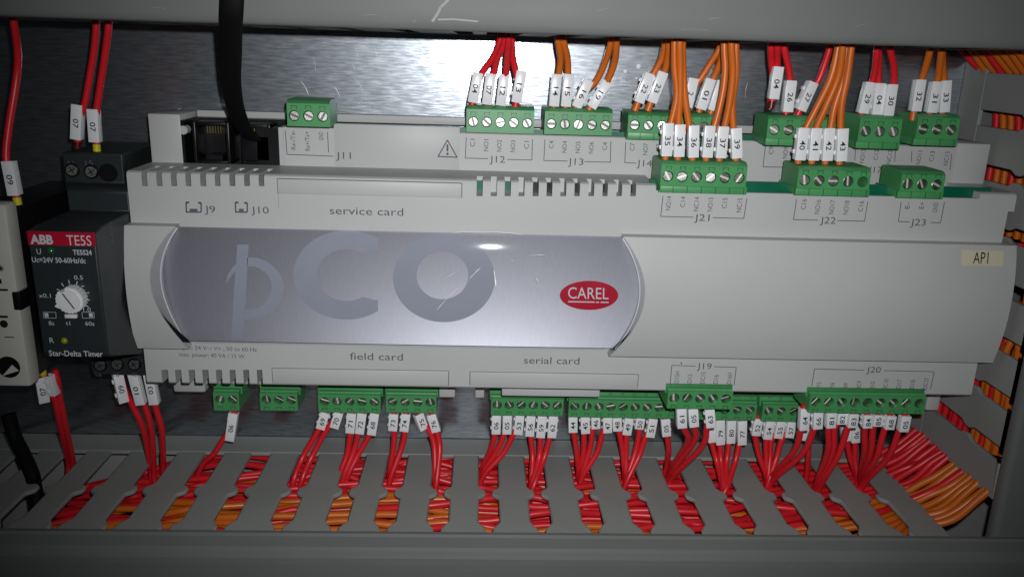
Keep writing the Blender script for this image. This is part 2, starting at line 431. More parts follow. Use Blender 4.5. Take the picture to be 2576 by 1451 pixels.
# boards visible between the tiers
b = MBm(M['pcb'])
b.box(x_c-2.5, 181, 316.5, 318, -40, zc+1.6)
b.box(60.5, 186, 293.5, 295, -56, -43.4)
b.build('circuit_board', M['pcb'], ct)

# upper housing with slots through its edges
prof = [(312.2, ZM1), (290.6, ZM1), (289.5, ZM1-.5), (289, ZM1-1.6), (289, ZM0+.6), (289.5, ZM0), (312.2, ZM0)]
b = MBm(M['white']); b.prism([(p[0], p[1]) for p in prof], 'x', XL, XR)
mid = b.build('upper_housing', M['white'], ct)
c = MB(True); c.local = False
def cutbox(px0, px1, z0, z1, yd=13.5, y0=285): c.box(px0, px1, y0, 289+yd, z0, z1)
slot_a = [(1040, 1080), (1148, 1190), (1255, 1297), (1362, 1402), (1470, 1512), (1578, 1618), (1685, 1727), (1793, 1834), (1900, 1940)]
for xa, xb in slot_a:
    X0, X1 = at(A('a', xa, 1300), 289)[0], at(A('a', xb, 1300), 289)[0]
    cutbox(X0, X1, at(A('a', xb, 1368), 289)[2], ZM1+3)
slot_b = [(955, 1000), (1060, 1105), (1162, 1207), (1265, 1308), (1368, 1412), (1470, 1512), (1572, 1615), (1675, 1715), (1780, 1820), (1882, 1920), (1985, 2025), (2088, 2128)]
for xa, xb in slot_b:
    X0, X1 = at(A('b', xa, 1400), 289)[0], at(A('b', xb, 1400), 289)[0]
    cutbox(X0, X1, at(A('b', xb, 1442), 289)[2], ZM1+3, yd=9)
slot_d = [(1190, 1238), (1290, 1335), (1390, 1435), (1490, 1535), (1590, 1633), (1690, 1733), (1790, 1833), (1890, 1930)]
for xa, xb in slot_d:
    X0, X1 = at(A('d', xa, 1350), 289)[0], at(A('d', xb, 1350), 289)[0]
    cutbox(X0, X1, ZM0-3, at(A('d', xa, 1305), 289)[2], yd=9)
for px_ in (698, 1161): c.box(at((px_, 460), 289)[0], at((px_, 460), 289)[0]+.22, 285, 289.5, -56, ZM1+3)
# recess for the connectors at the right of the top edge
xr0 = at(A('b', 2275, 1380), 289)[0]
c.box(xr0, at(A('f', 2225, 40), 289)[0], 291.0, 320, at(A('f', 800, 10), 289)[2]-6, ZM1+4)
c.box(xr0, at(A('f', 2225, 40), 289)[0], 285, 320, at(A('f', 800, 12), 289)[2], ZM1+4)
# notches of the right edge
c.box(190.8, 200, 280, 330, ZM0-5, -51.2); 
cut = c.build('cutter', M['white'], ct)
bo = mid.modifiers.new('cut', 'BOOLEAN'); bo.operation = 'DIFFERENCE'; bo.object = cut; bo.solver = 'EXACT'; bo.use_self = True
bpy.context.view_layer.update()
dg = bpy.context.evaluated_depsgraph_get()
nm = bpy.data.meshes.new_from_object(mid.evaluated_get(dg)); mid.modifiers.clear(); mid.data = nm
bpy.data.objects.remove(cut)
bv = mid.modifiers.new('edge', 'BEVEL'); bv.width = .0004; bv.segments = 2; bv.limit_method = 'ANGLE'; bv.angle_limit = math.radians(40)
nm.name = 'upper_housing'
for p_ in nm.polygons: p_.use_smooth = False
mid.modifiers.remove(bv)
# dark boards at the bottom of the vents
b = MBm(M['black'])
b.box(at(A('a', 1240, 1300), 289)[0], at(A('a', 1960, 1300), 289)[0], 301.6, 302.6, -56, ZM1-1)
b.build('vent_baffle', M['black'], ct); b = MBm(M['black'])
b.box(at(A('b', 940, 1400), 289)[0], at(A('b', 1010, 1400), 289)[0], 297, 298.2, -56, ZM1-1.5, m=M['pcb'])
for k, (xa, xb) in enumerate(slot_b):
    if k in (2,): b.box(at(A('b', xa-8, 1400), 289)[0], at(A('b', xb+8, 1400), 289)[0], 297, 298.2, -56, ZM1-1.5, m=M['pcb'])
    if k in (4, 5, 7, 9, 11): b.box(at(A('b', xa+12, 1400), 289)[0], at(A('b', xb+8, 1400), 289)[0], 296.5, 298.2, -56, ZM1-1.5)
b.build('vent_baffle', M['black'], ct)

# card flaps
def flap(q0, q1, name='card_flap'):
    b = MBm(M['white'])
    p, q = at(q0, 289), at(q1, 289)
    b.box(p[0], q[0], 288.45, 291, q[2], p[2], .25)
    for x_ in (p[0]-.12, q[0]+.12): b.box(x_-.11, x_+.11, 288.93, 289.2, q[2], p[2], m=M['ink_grey'])
    b.box(p[0], q[0], 288.93, 289.2, p[2]+.02, p[2]+.16, m=M['ink_grey'])
    return b.build(name, M['white'], ct)
flap((685, 925), (1128, 969)); flap((1183, 934), (1603, 974))
flap((698, 449), (1161, 497))
b = MBm(M['white'])
p, q = at((1262, 976), 300), at((1505, 988), 300); b.box(p[0], q[0], 296, 312, q[2], p[2]+3, .4)
b.build('card_slot_lip', M['white'], ct)

# front cover: arc section, two cheeks and a window with a silver label
ZC0, ZC1 = -107.6, -62.6
YE, SAG = 284.0, 3.6
hh = (ZC1-ZC0)/2; RR = (hh*hh+SAG*SAG)/(2*SAG); zc0 = (ZC0+ZC1)/2
def ycov(z): return YE-(math.sqrt(max(RR*RR-(z-zc0)**2, 0))-(RR-SAG))
def on_cover(q, d=0.0, f=ycov):
    y = 280.0
    for _ in range(8):
        p = at(q, y); y = f(min(max(p[2], ZC0), ZC1))+d
    return at(q, y)
def interp(tab, z):
    tab = sorted(tab)
    if z <= tab[0][0]: return tab[0][1]
    for (a, xa), (c_, xc) in zip(tab, tab[1:]):
        if z <= c_: return xa+(xc-xa)*(z-a)/(c_-a)
    return tab[-1][1]
def smoothtab(pxs, n=40):
    pts = sorted([(on_cover(q)[2], on_cover(q)[0]) for q in pxs])
    zz = np.array([p[0] for p in pts]); xx = np.array([p[1] for p in pts]); co = np.polyfit(zz-zc0, xx, 3)
    return lambda z: float(np.polyval(co, z-zc0))
arcL = smoothtab([A('d', 1320, 228), A('d', 1215, 320), A('d', 1140, 450), A('d', 1105, 600), A('d', 1120, 740), A('d', 1170, 880), A('d', 1250, 1010), A('d', 1345, 1110)])
arcR = smoothtab([A('e', 2035, 330), A('e', 2120, 450), A('e', 2175, 600), A('e', 2195, 740), A('e', 2170, 880), A('e', 2110, 1010), A('e', 1975, 1165)])
N = 30
def shell(mb, xl, xr, yf, z0, z1, th, m=None, n=N):
    rows = []
    for i in range(n+1):
        z = z0+(z1-z0)*i/n
        a, c_ = xl(z), xr(z); y = yf(z)
        rows.append([mb.bm.verts.new((a, y, z)), mb.bm.verts.new((c_, y, z)), mb.bm.verts.new((c_, y+th, z)), mb.bm.verts.new((a, y+th, z))])
    idx = mb.mi(m) if m else 0
    for r, s in zip(rows, rows[1:]):
        for k in range(4):
            f = mb.bm.faces.new([r[k], r[(k+1) % 4], s[(k+1) % 4], s[k]]); f.material_index = idx; f.smooth = k in (0, 2)
    for r in (rows[0], rows[-1][::-1]): mb.bm.faces.new(r).material_index = idx
edge = lambda w: (lambda z: w)
b = MBm(M['white'])
shell(b, edge(XL-.4), arcL, ycov, ZC0, ZC1, 7)
b.build('cover_end', M['white'], ct)
b = MBm(M['white'])
shell(b, arcR, edge(XR+.2), ycov, ZC0, ZC1, 7)
fc = b.build('front_cover', M['white'], ct)
b = MBm(M['foil'])
ysheet = lambda z: 284.4
ZS0 = at((900, 867), 283)[2]
shell(b, lambda z: arcL(z)+1.0, lambda z: arcR(z)-1.0, ysheet, ZS0, ZC1-.2, .6)
sl = b.build('silver_label', M['foil'], ct)
b = MBm(M['clear'])
rows = []
for i in range(N+1):
    z = ZS0-.2+(ZC1-.3-ZS0)*i/N
    rows.append([(arcL(z)+.25, ycov(z)+.2, z), (arcL(z)+2.6, ycov(z)-.25, z), (arcL(z)+4.5, ycov(z)-.25, z), (arcR(z)-4.0, ycov(z)-.25, z), (arcR(z)-2.0, ycov(z)-.25, z), (arcR(z)-.25, ycov(z)+.2, z)])
vr = [[b.bm.verts.new(p) for p in r] for r in rows]
for r, s in zip(vr, vr[1:]):
    for k in range(5):
        f = b.bm.faces.new([r[k], r[k+1], s[k+1], s[k]]); f.smooth = True
for q0, q1, w in [(A('e', 905, 635), A('e', 985, 555), .35), (A('e', 660, 868), A('e', 822, 705), .3), (A('e', 1082, 575), A('e', 1096, 700), .7), (A('e', 700, 655), A('e', 838, 570), .2),
                  (A('e', 1340, 468), A('e', 1460, 462), .3), (A('e', 1390, 630), A('e', 1405, 662), .3), (A('e', 1200, 498), A('e', 1230, 508), .25), (A('e', 785, 296), A('e', 1300, 309), .25)]:
    scratch(b, on_cover(q0, -.36), on_cover(q1, -.36), w*.8, M['scratch'], .02)
cl = b.build('clear_cover', M['clear'], ct)

M['rim'] = mat('frosted_acrylic_rim', (.36, .365, .37), .22, spec=.6, var=.05, vscale=200, coat=.4)
M['rim_highlight'] = mat('acrylic_edge_highlight', (.72, .73, .75), .15, spec=.8, var=.05, coat=.6)  # near-white bead that paints the highlight line along the clear rim
tz = lambda z: max(0.0, 1-((z-zc0)/(hh+.4))**2)
for side, xa, xb in (('L', lambda z: arcL(z)+.02, lambda z: arcL(z)+.9+2.9*tz(z)), ('R', lambda z: arcR(z)-.6-1.3*tz(z), lambda z: arcR(z)-.02)):
    b = MBm(M['rim'])
    shell(b, xa, xb, lambda z: ycov(z)+.35, ZS0, ZC1-.25, 2.2)
    xi = xb if side == 'L' else xa
    zz_ = [ZS0+.3+(ZC1-.6-ZS0-.3)*k/12 for k in range(13)]
    b.tube([(xi(z), ycov(z)+.2, z) for z in zz_], .26, M['rim_highlight'], segs=8, sub=3)
    b.build('cover_rim', M['rim'], ct)
# lettering of the silver label
def on_sheet(q, d): return at(q, 284.4-d)
b = MBm(M['logo'])
def ringfan(outer, inner, d=.12, m=None):
    O_ = [b.bm.verts.new(on_sheet(q, d)) for q in outer]; I_ = [b.bm.verts.new(on_sheet(q, d)) for q in inner]
    for k in range(len(O_)-1):
        f = b.bm.faces.new([O_[k], O_[k+1], I_[k+1], I_[k]])
def ell(cx, cy, rx, ry, a0, a1, n=64): return [(cx+rx*math.cos(math.radians(a0+(a1-a0)*k/n)), cy+ry*math.sin(math.radians(a0+(a1-a0)*k/n))) for k in range(n+1)]
ringfan(ell(1117, 699, 128, 110.5, 0, 360), ell(1113, 692, 65, 60, 0, 360))
def clipx(pts, xm): return [(min(x, xm), y) for x, y in pts]
# C: ends are cut upright at x = 951
cx, cy, ro, rp, ri, rj = 872, 691, 134, 112, 75, 65
ao = math.degrees(math.acos((951-cx)/ro))
outer = ell(cx, cy, ro, rp, ao, 360-ao, 64)
ain = 0.0
inner = []
for x, y in ell(cx, cy, 1, 1, ao, 360-ao, 64):
    inner.append((cx+(x-cx)*ri, cy+(y-cy)*rj))
inner = [((951 if i in (0, 64) else x), y) for i, (x, y) in enumerate(inner)]
yi = inner[0][1]
inner[0] = (951, cy+rj*.86+8); inner[64] = (951, cy-rj*.86-8)
ringfan(outer, inner)
# p: stem, flick and bowl
def poly(pts): b.face([on_sheet(q, .12) for q in pts])
dd = lambda pts: [A('d', x, y) for x, y in pts]
stem = [(1745, 385), (1828, 385), (1818, 620), (1800, 850), (1790, 1000), (1778, 1085), (1700, 1085), (1712, 850), (1728, 620)]
lft = [(1745, 385), (1736, 520), (1727, 640), (1718, 760), (1711, 880), (1705, 1000), (1700, 1085)]
rgt = [(1828, 385), (1820, 520), (1813, 640), (1806, 760), (1800, 880), (1792, 1000), (1782, 1085)]
ringfan(dd(lft), dd(rgt))
oo = [(1818, 482), (1880, 482), (1950, 505), (2030, 565), (2075, 640), (2085, 710), (2060, 800), (1990, 880), (1900, 925), (1797, 935)]
ii = [(1816, 546), (1870, 546), (1915, 565), (1965, 605), (1992, 655), (1995, 710), (1980, 770), (1935, 825), (1880, 855), (1800, 862)]
def curve(pts, n=6):
    P_ = [Vector((x, y)) for x, y in pts]; out = []
    for i in range(len(P_)-1):
        p0, p1, p2, p3 = P_[max(i-1, 0)], P_[i], P_[i+1], P_[min(i+2, len(P_)-1)]
        for k in range(n):
            t = k/n; out.append(.5*((2*p1)+(p2-p0)*t+(2*p0-5*p1+4*p2-p3)*t*t+(3*p1-p0-3*p2+p3)*t**3))
    return [tuple(p) for p in out]+[pts[-1]]
ringfan(dd(curve(oo)), dd(curve(ii)))
ringfan(dd([(1742, 520), (1705, 560), (1675, 605), (1655, 670)]), dd([(1735, 580), (1712, 598), (1690, 630), (1658, 672)]), .13)
b.build('logo', M['logo'], sl)
b = MBm(M['crimson'])
b.face([on_sheet(q, .15) for q in ell(1481.7, 742.3, 73.6, 36.6, 0, 360, 48)[:-1]])
c0 = on_sheet((1480, 737), .22)
zt, zb_ = on_sheet((1480, 720), .22), on_sheet((1480, 755), .22)
up_ = Vector(zt-zb_).normalized()
write(b, 'CAREL', c0, 4.2, M['ink_white'], w=at((1533, 740), 278)[0]-at((1429, 737), 278)[0], frame=((1, 0, 0), up_), bold=.0)
for x0, x1 in [(1429, 1496), (1499, 1507), (1511, 1531)]:
    P0, P1 = on_sheet((x0, 758+(x0-1429)*.02), .22), on_sheet((x1, 758+(x1-1429)*.02), .22)
    zm = (P0[2]+P1[2])/2; b.face([(P0[0], P0[1], zm+.22), (P0[0], P0[1], zm-.22), (P1[0], P1[1], zm-.22), (P1[0], P1[1], zm+.22)], M['ink_white'])
b.build('oval_badge', M['crimson'], sl)
# sticker
b = MBm(M['cream'])
P0, P1 = on_cover(A('f', 2095, 425), -.15), on_cover(A('f', 2395, 545), -.15)
yy = lambda z: ycov(z)-.15
shell(b, edge(P0[0]), edge(P1[0]), yy, P1[2], P0[2], .1, n=6)
c0 = on_cover(A('f', 2232, 483), -.35)
write(b, 'AP1', c0, 4.1, M['ink'], w=at(A('f', 2288, 483), 280)[0]-at(A('f', 2175, 483), 280)[0], frame=((1, 0, 0), Vector((0, .2, 1)).normalized()))
b.build('sticker', M['cream'], fc)

# printed lettering on the tiers
G = M['ink_grey']
def txt(mb, s, q, hpx, Y, rot=0, wpx=None, bold=0.0, m=None):
    write(mb, s, at(q, Y-.06), mm_px(hpx, Y)*1.02, m or G, rot, mm_px(wpx, Y)*1.02 if wpx else None, bold)
def ln(mb, q0, q1, Y, w=.28, m=None):
    bar(mb, at(q0, Y-.06), at(q1, Y-.06), w, m or G)
b = MBm(G)
def NL():
    global b
    if len(b.bm.verts): b.build('lettering', G, ct)
    b = MBm(G)
def col(names, qs, hpx, Y, lpx=7.6, top=True):
    for s, q in zip(names, qs):
        w = len(s)*lpx
        txt(b, s, (q[0], q[1]+w/2 if top else q[1]-w/2), hpx, Y, 90, w)
Yl = 311.9
col(['C1', 'NO1', 'NO2', 'NO3', 'C1'], [A('b', x, 1022+i*4) for i, x in enumerate((925, 1025, 1122, 1222, 1322))], 11, Yl, 9.5)
NL()
col(['C4', 'NO4', 'NO5', 'NO6', 'C4'], [A('b', x, 1035+i*3) for i, x in enumerate((1505, 1602, 1700, 1798, 1898))], 11, Yl, 9.5)
NL()
col(['C7', 'NO7', 'C7'], [A('b', x, 1052+i*3) for i, x in enumerate((2100, 2197, 2292))], 11, Yl, 9.5)
NL()
col(['C9', 'NO9', 'NO10'], [A('c', x, 1078+i*3) for i, x in enumerate((690, 795, 850))], 11, Yl, 9.5)
NL()
col(['NO12', 'C12', 'NC12'], [A('c', x, 1098+i*3) for i, x in enumerate((1362, 1462, 1560))], 11, Yl, 8.5)
NL()
col(['NO13', 'C13', 'NC13'], [A('c', x, 1108+i*4) for i, x in enumerate((1778, 1872, 1980))], 11, Yl, 8.5)
NL()
col(['Rx-/Tx-', 'Rx+/Tx+', 'GND'], [A('a', 2155, 962), A('a', 2260, 970), A('a', 2360, 972)], 11, Yl, 6.6)
NL()
def bracket(p, x0, x1, yt, yb, g0, g1, Y, name, nx, dy=0, flip=False, h=16, wp=38):
    ln(b, A(p, x0+8, yt), A(p, x0, yb), Y); ln(b, A(p, x0, yb), A(p, g0, yb+dy*.3), Y)
    ln(b, A(p, g1, yb+dy*.7), A(p, x1-4, yb+dy), Y); ln(b, A(p, x1-4, yb+dy), A(p, x1, yt+dy), Y)
    txt(b, name, A(p, nx, yb+dy*.5+ (2 if not flip else 4)), h, Y, 0, wp)
bracket('b', 872, 1366, 1010, 1162, 1040, 1178, Yl, 'J12', 1108, 14)
NL()
bracket('b', 1450, 1943, 1025, 1180, 1625, 1748, Yl, 'J13', 1685, 12)
NL()
ln(b, A('b', 2052, 1045), A('b', 2045, 1196), Yl); ln(b, A('b', 2045, 1196), A('b', 2130, 1199), Yl)
txt(b, 'J14', A('b', 2190, 1200), 16, Yl, 0, 38)
NL()
ln(b, A('c', 648, 1075), A('c', 630, 1226), Yl); ln(b, A('c', 630, 1226), A('c', 800, 1230), Yl)
NL(); txt(b, 'J17', A('c', 1455, 1248), 16, Yl, 0, 34)
ln(b, A('c', 1310, 1100), A('c', 1305, 1180), Yl); ln(b, A('c', 1603, 1105), A('c', 1598, 1190), Yl)
ln(b, A('c', 1725, 1108), A('c', 1720, 1190), Yl); ln(b, A('c', 2018, 1130), A('c', 2005, 1250), Yl)
ln(b, A('a', 2098, 960), A('a', 2110, 1135), Yl); ln(b, A('a', 2110, 1135), A('a', 2450, 1148), Yl); ln(b, A('a', 2408, 970), A('a', 2416, 1120), Yl)
txt(b, 'J11', (864, 391), 16, Yl, 0, 36)
NL()
# warning triangle
NL()
T0, T1, T2 = A('b', 741, 1030), A('b', 672, 1150), A('b', 812, 1156)
for p, q in ((T0, T1), (T1, T2), (T2, T0)): ln(b, p, q, Yl, .42)
ln(b, A('b', 741, 1062), A('b', 741, 1112), Yl, .7); pd = at(A('b', 741, 1131), Yl-.06); b.disc((pd[0], pd[2]), .5, Yl-.06, G, 10)
for s, q in zip(['B8', 'GND', 'ID9', 'ID11', 'ID12'], [A('i', 452, 105), A('i', 548, 108), A('i', 682, 110), A('i', 765, 112), A('i', 858, 113)]):
    txt(b, s, q, 9, 312.2, 90, len(s)*7)
for k in range(5):
    q = A('h', 1940+k*88, 97+k*2.2); txt(b, 'ID', q, 9, 312.2, 90, 8)
NL()
Ym = 288.9
txt(b, 'J9', (528, 526), 17, Ym, 0, 26); txt(b, 'J10', (654, 528), 17, Ym, 0, 43); NL()
txt(b, 'service card', (922, 531), 19, Ym, 0, 182)
NL()
txt(b, 'field card', (947, 896), 19, Ym, 0, 138); NL(); txt(b, 'serial card', (1388, 906), 19, Ym, 0, 147)
NL()
txt(b, 'Input: 24 V~/ V= ; 50 to 60 Hz', (548, 875.5), 11, Ym, -1, 200); txt(b, 'max. power: 40 VA / 15 W', (533, 893), 11, Ym, -1, 168)
NL()
for x0, x1, tw in ((468, 506, 26), (592, 622, 18)):
    y0, y1 = 509, 533
    ln(b, (x0, y0), (x0+1, y1), Ym, .5); ln(b, (x1, y0+1), (x1, y1), Ym, .5); ln(b, (x0, y1), (x1, y1+.5), Ym, .5)
    ln(b, (x0, y0), (x0+8, y0), Ym, .7); ln(b, (x1, y0+1), (x1-8, y0+1), Ym, .7)
    cxm = (x0+x1)/2; ln(b, (cxm-tw/2+3, y1-5), (cxm+tw/2-3, y1-5), Ym, .9)
col(['NO14', 'C14', 'NC14', 'NO15', 'C15', 'NC15'], [A('b', 2365, 27), A('b', 2475, 28)] and [(1682, 493), (1718, 494), (1752, 495), (1787, 496), (1823, 497), (1860, 498)], 12, Ym, 9.0)
NL()
col(['C16', 'NO16', 'NO17', 'NO18', 'C16'], [(2022, 500), (2057, 502), (2093, 503), (2129, 504), (2166, 505)], 12, Ym, 9.0)
NL()
col(['E-', 'E+', 'GND'], [(2283, 508), (2319, 508), (2353, 509)], 12, Ym, 8.5)
NL()
def br2(pts, gap, name, nx, ny, wp, Y=Ym):
    ln(b, pts[0], pts[1], Y); ln(b, pts[1], (gap[0], pts[1][1]+(pts[2][1]-pts[1][1])*(gap[0]-pts[1][0])/(pts[2][0]-pts[1][0])), Y)
    ln(b, (gap[1], pts[1][1]+(pts[2][1]-pts[1][1])*(gap[1]-pts[1][0])/(pts[2][0]-pts[1][0])), pts[2], Y); ln(b, pts[2], pts[3], Y)
    txt(b, name, (nx, ny), 17, Y, 0, wp)
br2([(1668, 492), (1662, 544), (1871, 549), (1879, 498)], (1745, 1793), 'J21', 1766, 547, 39)
NL()
br2([(2004, 500), (1996, 552), (2175, 556), (2183, 506)], (2058, 2106), 'J22', 2083, 554, 40)
NL()
br2([(2267, 507), (2260, 557), (2366, 560), (2376, 508)], (2288, 2342), 'J23', 2310, 559, 40)
NL()
br2([(1686, 965), (1690, 918), (1852, 923), (1847, 968)], (1750, 1796), 'J19', 1772, 920, 39)
NL()
br2([(2042, 970), (2049, 927), (2350, 934), (2341, 978)], (2174, 2224), 'J20', 2198, 929, 39)
NL()
col(['ID15H', 'ID15', 'IDC15', 'ID16', 'ID16H'], [(1703, 967), (1735, 967), (1768, 969), (1801, 969), (1835, 970)], 12, Ym, 7.2, top=False)
NL()
col(['Y5', 'Y6', 'B9', 'BC9', 'B10', 'BC10', 'ID17', 'ID18', 'IDC17'], [(2060+i*33.6, 974+i*1.1) for i in range(9)], 12, Ym, 7.2, top=False)
NL()
pd = at((1714, 913), Ym); b.disc((pd[0], pd[2]), .32, Ym, M['ink'], 10)
NL()

# socket block with two modular jacks
b = MBm(M['black'])
p, q = at((459, 300), 316), at((708, 405), 316)
b.box(p[0], q[0], 325, 332, -47, -29.0)
b.box(p[0], p[0]+1.5, 312.3, 325, q[2]-6, p[2]); b.box(q[0]-8.0, q[0], 313.0, 325, q[2]-6, p[2]-2)
sb = b.build('socket_block', M['black'], ct)
for q0, q1 in [((481, 306), (580, 400)), ((604, 312), (683, 402))]:
    b = MBm(M['black'])
    p, q = at(q0, 313.5), at(q1, 313.5); x0, x1, z1, z0 = p[0], q[0], p[2], q[2]-2
    t_ = 1.2
    b.box(x0, x1, 313.5, 325, z0, z0+t_, .2); b.box(x0, x1, 313.5, 325, z1-t_, z1, .2)
    b.box(x0, x0+t_, 313.4, 325, z0, z1, .2); b.box(x1-t_, x1, 313.4, 325, z0, z1, .2)
    b.box((x0+x1)/2-3, (x0+x1)/2+3, 316, 325, z0+t_, z0+3)
    for k in range(6):
        xx = (x0+x1)/2-2.5+k; b.box(xx-.2, xx+.2, 318, 319, z1-4.5, z1-1.5, m=M['brass'])
    b.build('socket', M['black'], sb)
p = at(A('a', 1352, 955), 313); b = MBm(M['white']); b.cyl((p[0], p[2]), 1.6, 312.2, 316, n=20); b.build('peg', M['white'], ct)

# ================================================================== GREEN TERMINAL BLOCKS
def screw_mesh(tilt, name):
    b = MBm(M['zinc'], True); r = 1.72; sw = .40; n = 14
    for sgn in (1, -1):
        a0 = math.asin(sw/r)
        pts = [(r*math.cos(a0+(math.pi-2*a0)*k/n), sgn*r*math.sin(a0+(math.pi-2*a0)*k/n)) for k in range(n+1)]
        inn = [(x*.86, (y-sgn*sw)*.86+sgn*sw) for x, y in pts]
        top = [b.bm.verts.new((x, -.15, z)) for x, z in inn]; rim = [b.bm.verts.new((x, 0, z)) for x, z in pts]; low = [b.bm.verts.new((x, .9, z)) for x, z in pts]
        b.bm.faces.new(top)
        for A_, B_ in ((top, rim), (rim, low)):
            for k in range(n+1): b.bm.faces.new([A_[k], B_[k], B_[(k+1) % (n+1)], A_[(k+1) % (n+1)]])
    b.face([(r*.98*math.cos(2*math.pi*k/20), .55, r*.98*math.sin(2*math.pi*k/20)) for k in range(20)], M['zinc_dk'])
    bmesh.ops.recalc_face_normals(b.bm, faces=b.bm.faces)
    me = bpy.data.meshes.new(name)
    for v in b.bm.verts: v.co = v.co*S
    b.bm.to_mesh(me); b.bm.free(); me.materials.append(M['zinc']); me.materials.append(M['zinc_dk'])
    return me
SCREW = screw_mesh(0, 'screw')
M['zinc_head_shaded'] = mat('shaded_screw_head', (.34, .34, .31), .42, metal=1.0, var=.15, vscale=900, bump=.3, bscale=1500)  # zinc darkened to paint in the shade of the deep wells
M['zinc_glint'] = mat('painted_slot_glint', (.80, .79, .70), .5, metal=.6, var=.1)  # pale slot floor, a glint painted into its colour
SCREW2 = SCREW.copy(); SCREW2.materials[0] = M['zinc_head_shaded']; SCREW2.materials[1] = M['zinc_glint']

def terminal_block(n, x0, x1, ztop, zbot, yf, up, label, angs=None, missing=(), hdr=True, seed=0):
    """front face spans x0..x1, zbot..ztop at distance yf; wires enter from above (up) or below"""
    rnd = random.Random(seed+n*17+int(x0*3))
    t = thing('terminal_block', label, 'terminal block', ((x0+x1)/2, yf, (ztop+zbot)/2), 'green screw terminal blocks')
    b = MBm(M['green'], True); pit = (x1-x0)/n; H = (ztop-zbot)/2; L = (x1-x0)/2
    zs = -.35 if up else .75; r = 1.92; dep = .95 if up else 1.9; K_ = 20
    for i in range(n):
        cx = -L+pit*(i+.5)
        ring = [(cx+r*math.cos(2*math.pi*k/K_), zs+r*math.sin(2*math.pi*k/K_)) for k in range(K_)]
        hv = pit/2
        def sq(a):
            c_, s_ = math.cos(a), math.sin(a); k1 = hv/abs(c_) if abs(c_) > 1e-6 else 1e9
            zl = (H-zs) if s_ > 0 else (H+zs); k2 = zl/abs(s_) if abs(s_) > 1e-6 else 1e9
            k = min(k1, k2); return (cx+c_*k, zs+s_*k)
        angs_ = [2*math.pi*k/K_ for k in range(K_)]
        cor = [math.atan2(H-zs, hv), math.pi-math.atan2(H-zs, hv), math.pi+math.atan2(H+zs, hv), 2*math.pi-math.atan2(H+zs, hv)]
        allA = sorted(angs_+cor)
        inn = [b.bm.verts.new((cx+r*math.cos(a), 0, zs+r*math.sin(a))) for a in allA]
        out = [b.bm.verts.new((sq(a)[0], 0, sq(a)[1])) for a in allA]
        back = [b.bm.verts.new((cx+r*math.cos(a), dep+.9, zs+r*math.sin(a))) for a in allA]
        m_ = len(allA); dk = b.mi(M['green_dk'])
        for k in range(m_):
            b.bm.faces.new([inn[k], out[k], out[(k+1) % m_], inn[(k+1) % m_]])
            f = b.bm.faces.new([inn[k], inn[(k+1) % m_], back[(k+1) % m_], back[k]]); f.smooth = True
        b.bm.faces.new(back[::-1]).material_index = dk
        # marking frame beside the screw
        zm = 2.6 if up else -2.75
        for (xa, za, xb, zb_) in ((cx-.9, zm-.55, cx-.9, zm+.55), (cx-.9, zm+.5, cx+.9, zm+.5), (cx+.9, zm-.55, cx+.9, zm+.55)):
            d_ = .11; b.face([(xa-d_, -.03, za-d_), (xb+d_, -.03, za-d_) if za == zb_ else (xb+d_, -.03, za-d_), (xb+d_, -.03, zb_+d_), (xa-d_, -.03, zb_+d_)], M['green_dk'])
    sg = 1 if up else -1
    e = H; D = 15.5
    prof = [(0, -sg*e), (0, sg*e), (1.6, sg*(e+1.1)), (3.2, sg*(e+1.3)), (D, sg*(e+1.3)), (D, -sg*(e-.5)), (2.5, -sg*e)] if up else \
           [(0, -sg*e), (0, sg*e), (D, sg*e), (D, -sg*(e+.8)), (6, -sg*(e+.8)), (1.3, -sg*(e+.7)), (.9, -sg*(e+.1))]
    def rg(x): return [b.bm.verts.new((x, y, z)) for y, z in prof]
    A0, A1 = rg(-L), rg(L)
    b.bm.faces.new(A0[::-1]); b.bm.faces.new(A1)
    for k in range(len(prof)):
        if k == 0: continue
        b.bm.faces.new([A0[k], A1[k], A1[(k+1) % len(prof)], A0[(k+1) % len(prof)]])
    bd = b.build('body', M['green'], t)
    if hdr:
        b = MBm(M['green'], True)
        if up:
            b.box(-L+.5, L+1.2, 1.6, D+4, -e-2.6, -e+.1, .15)
            for i in range(n+1):
                xx = -L+pit*i; b.box(xx-.12, xx+.12, 1.5, 1.7, -e-2.6, -e, m=M['green_dk'])
        else:
            b.box(-L-.6, L+.6, 3.0, D+4, e-2.0, e+2.2, .15)
        b.build('header', M['green'], t)
    for i in range(n):
        if i in missing: continue
        s = bpy.data.objects.new('screw', SCREW if up and yf > 290 and x0 < 90 else SCREW2); COL.objects.link(s); s.parent = t
        a = (angs[i] if angs and i < len(angs) else rnd.uniform(-90, 90))
        s.location = Vector((-L+pit*(i+.5), dep-.45 if up else dep-.55, zs))*S
        s.rotation_euler = (math.radians(rnd.uniform(-5, 5) if up else rnd.uniform(2, 16)), math.radians(a), math.radians(rnd.uniform(-6, 6)))
    return t

def blk(n, ql, qr, ytop, ybot, yf, up, label, **k):
    """ql/qr: (panel,x) of the left and right edge of the front; ytop/ybot: (panel,x,y) samples"""
    zt = at(A(*ytop), yf)[2]; zb = at(A(*ybot), yf)[2]
    ym = (A(*ytop)[1]+A(*ybot)[1])/2
    x0 = at((A(ql[0], ql[1], 0)[0], ym), yf)[0]; x1 = at((A(qr[0], qr[1], 0)[0], ym), yf)[0]
    return terminal_block(n, x0, x1, zt, zb, yf, up, label, **k)

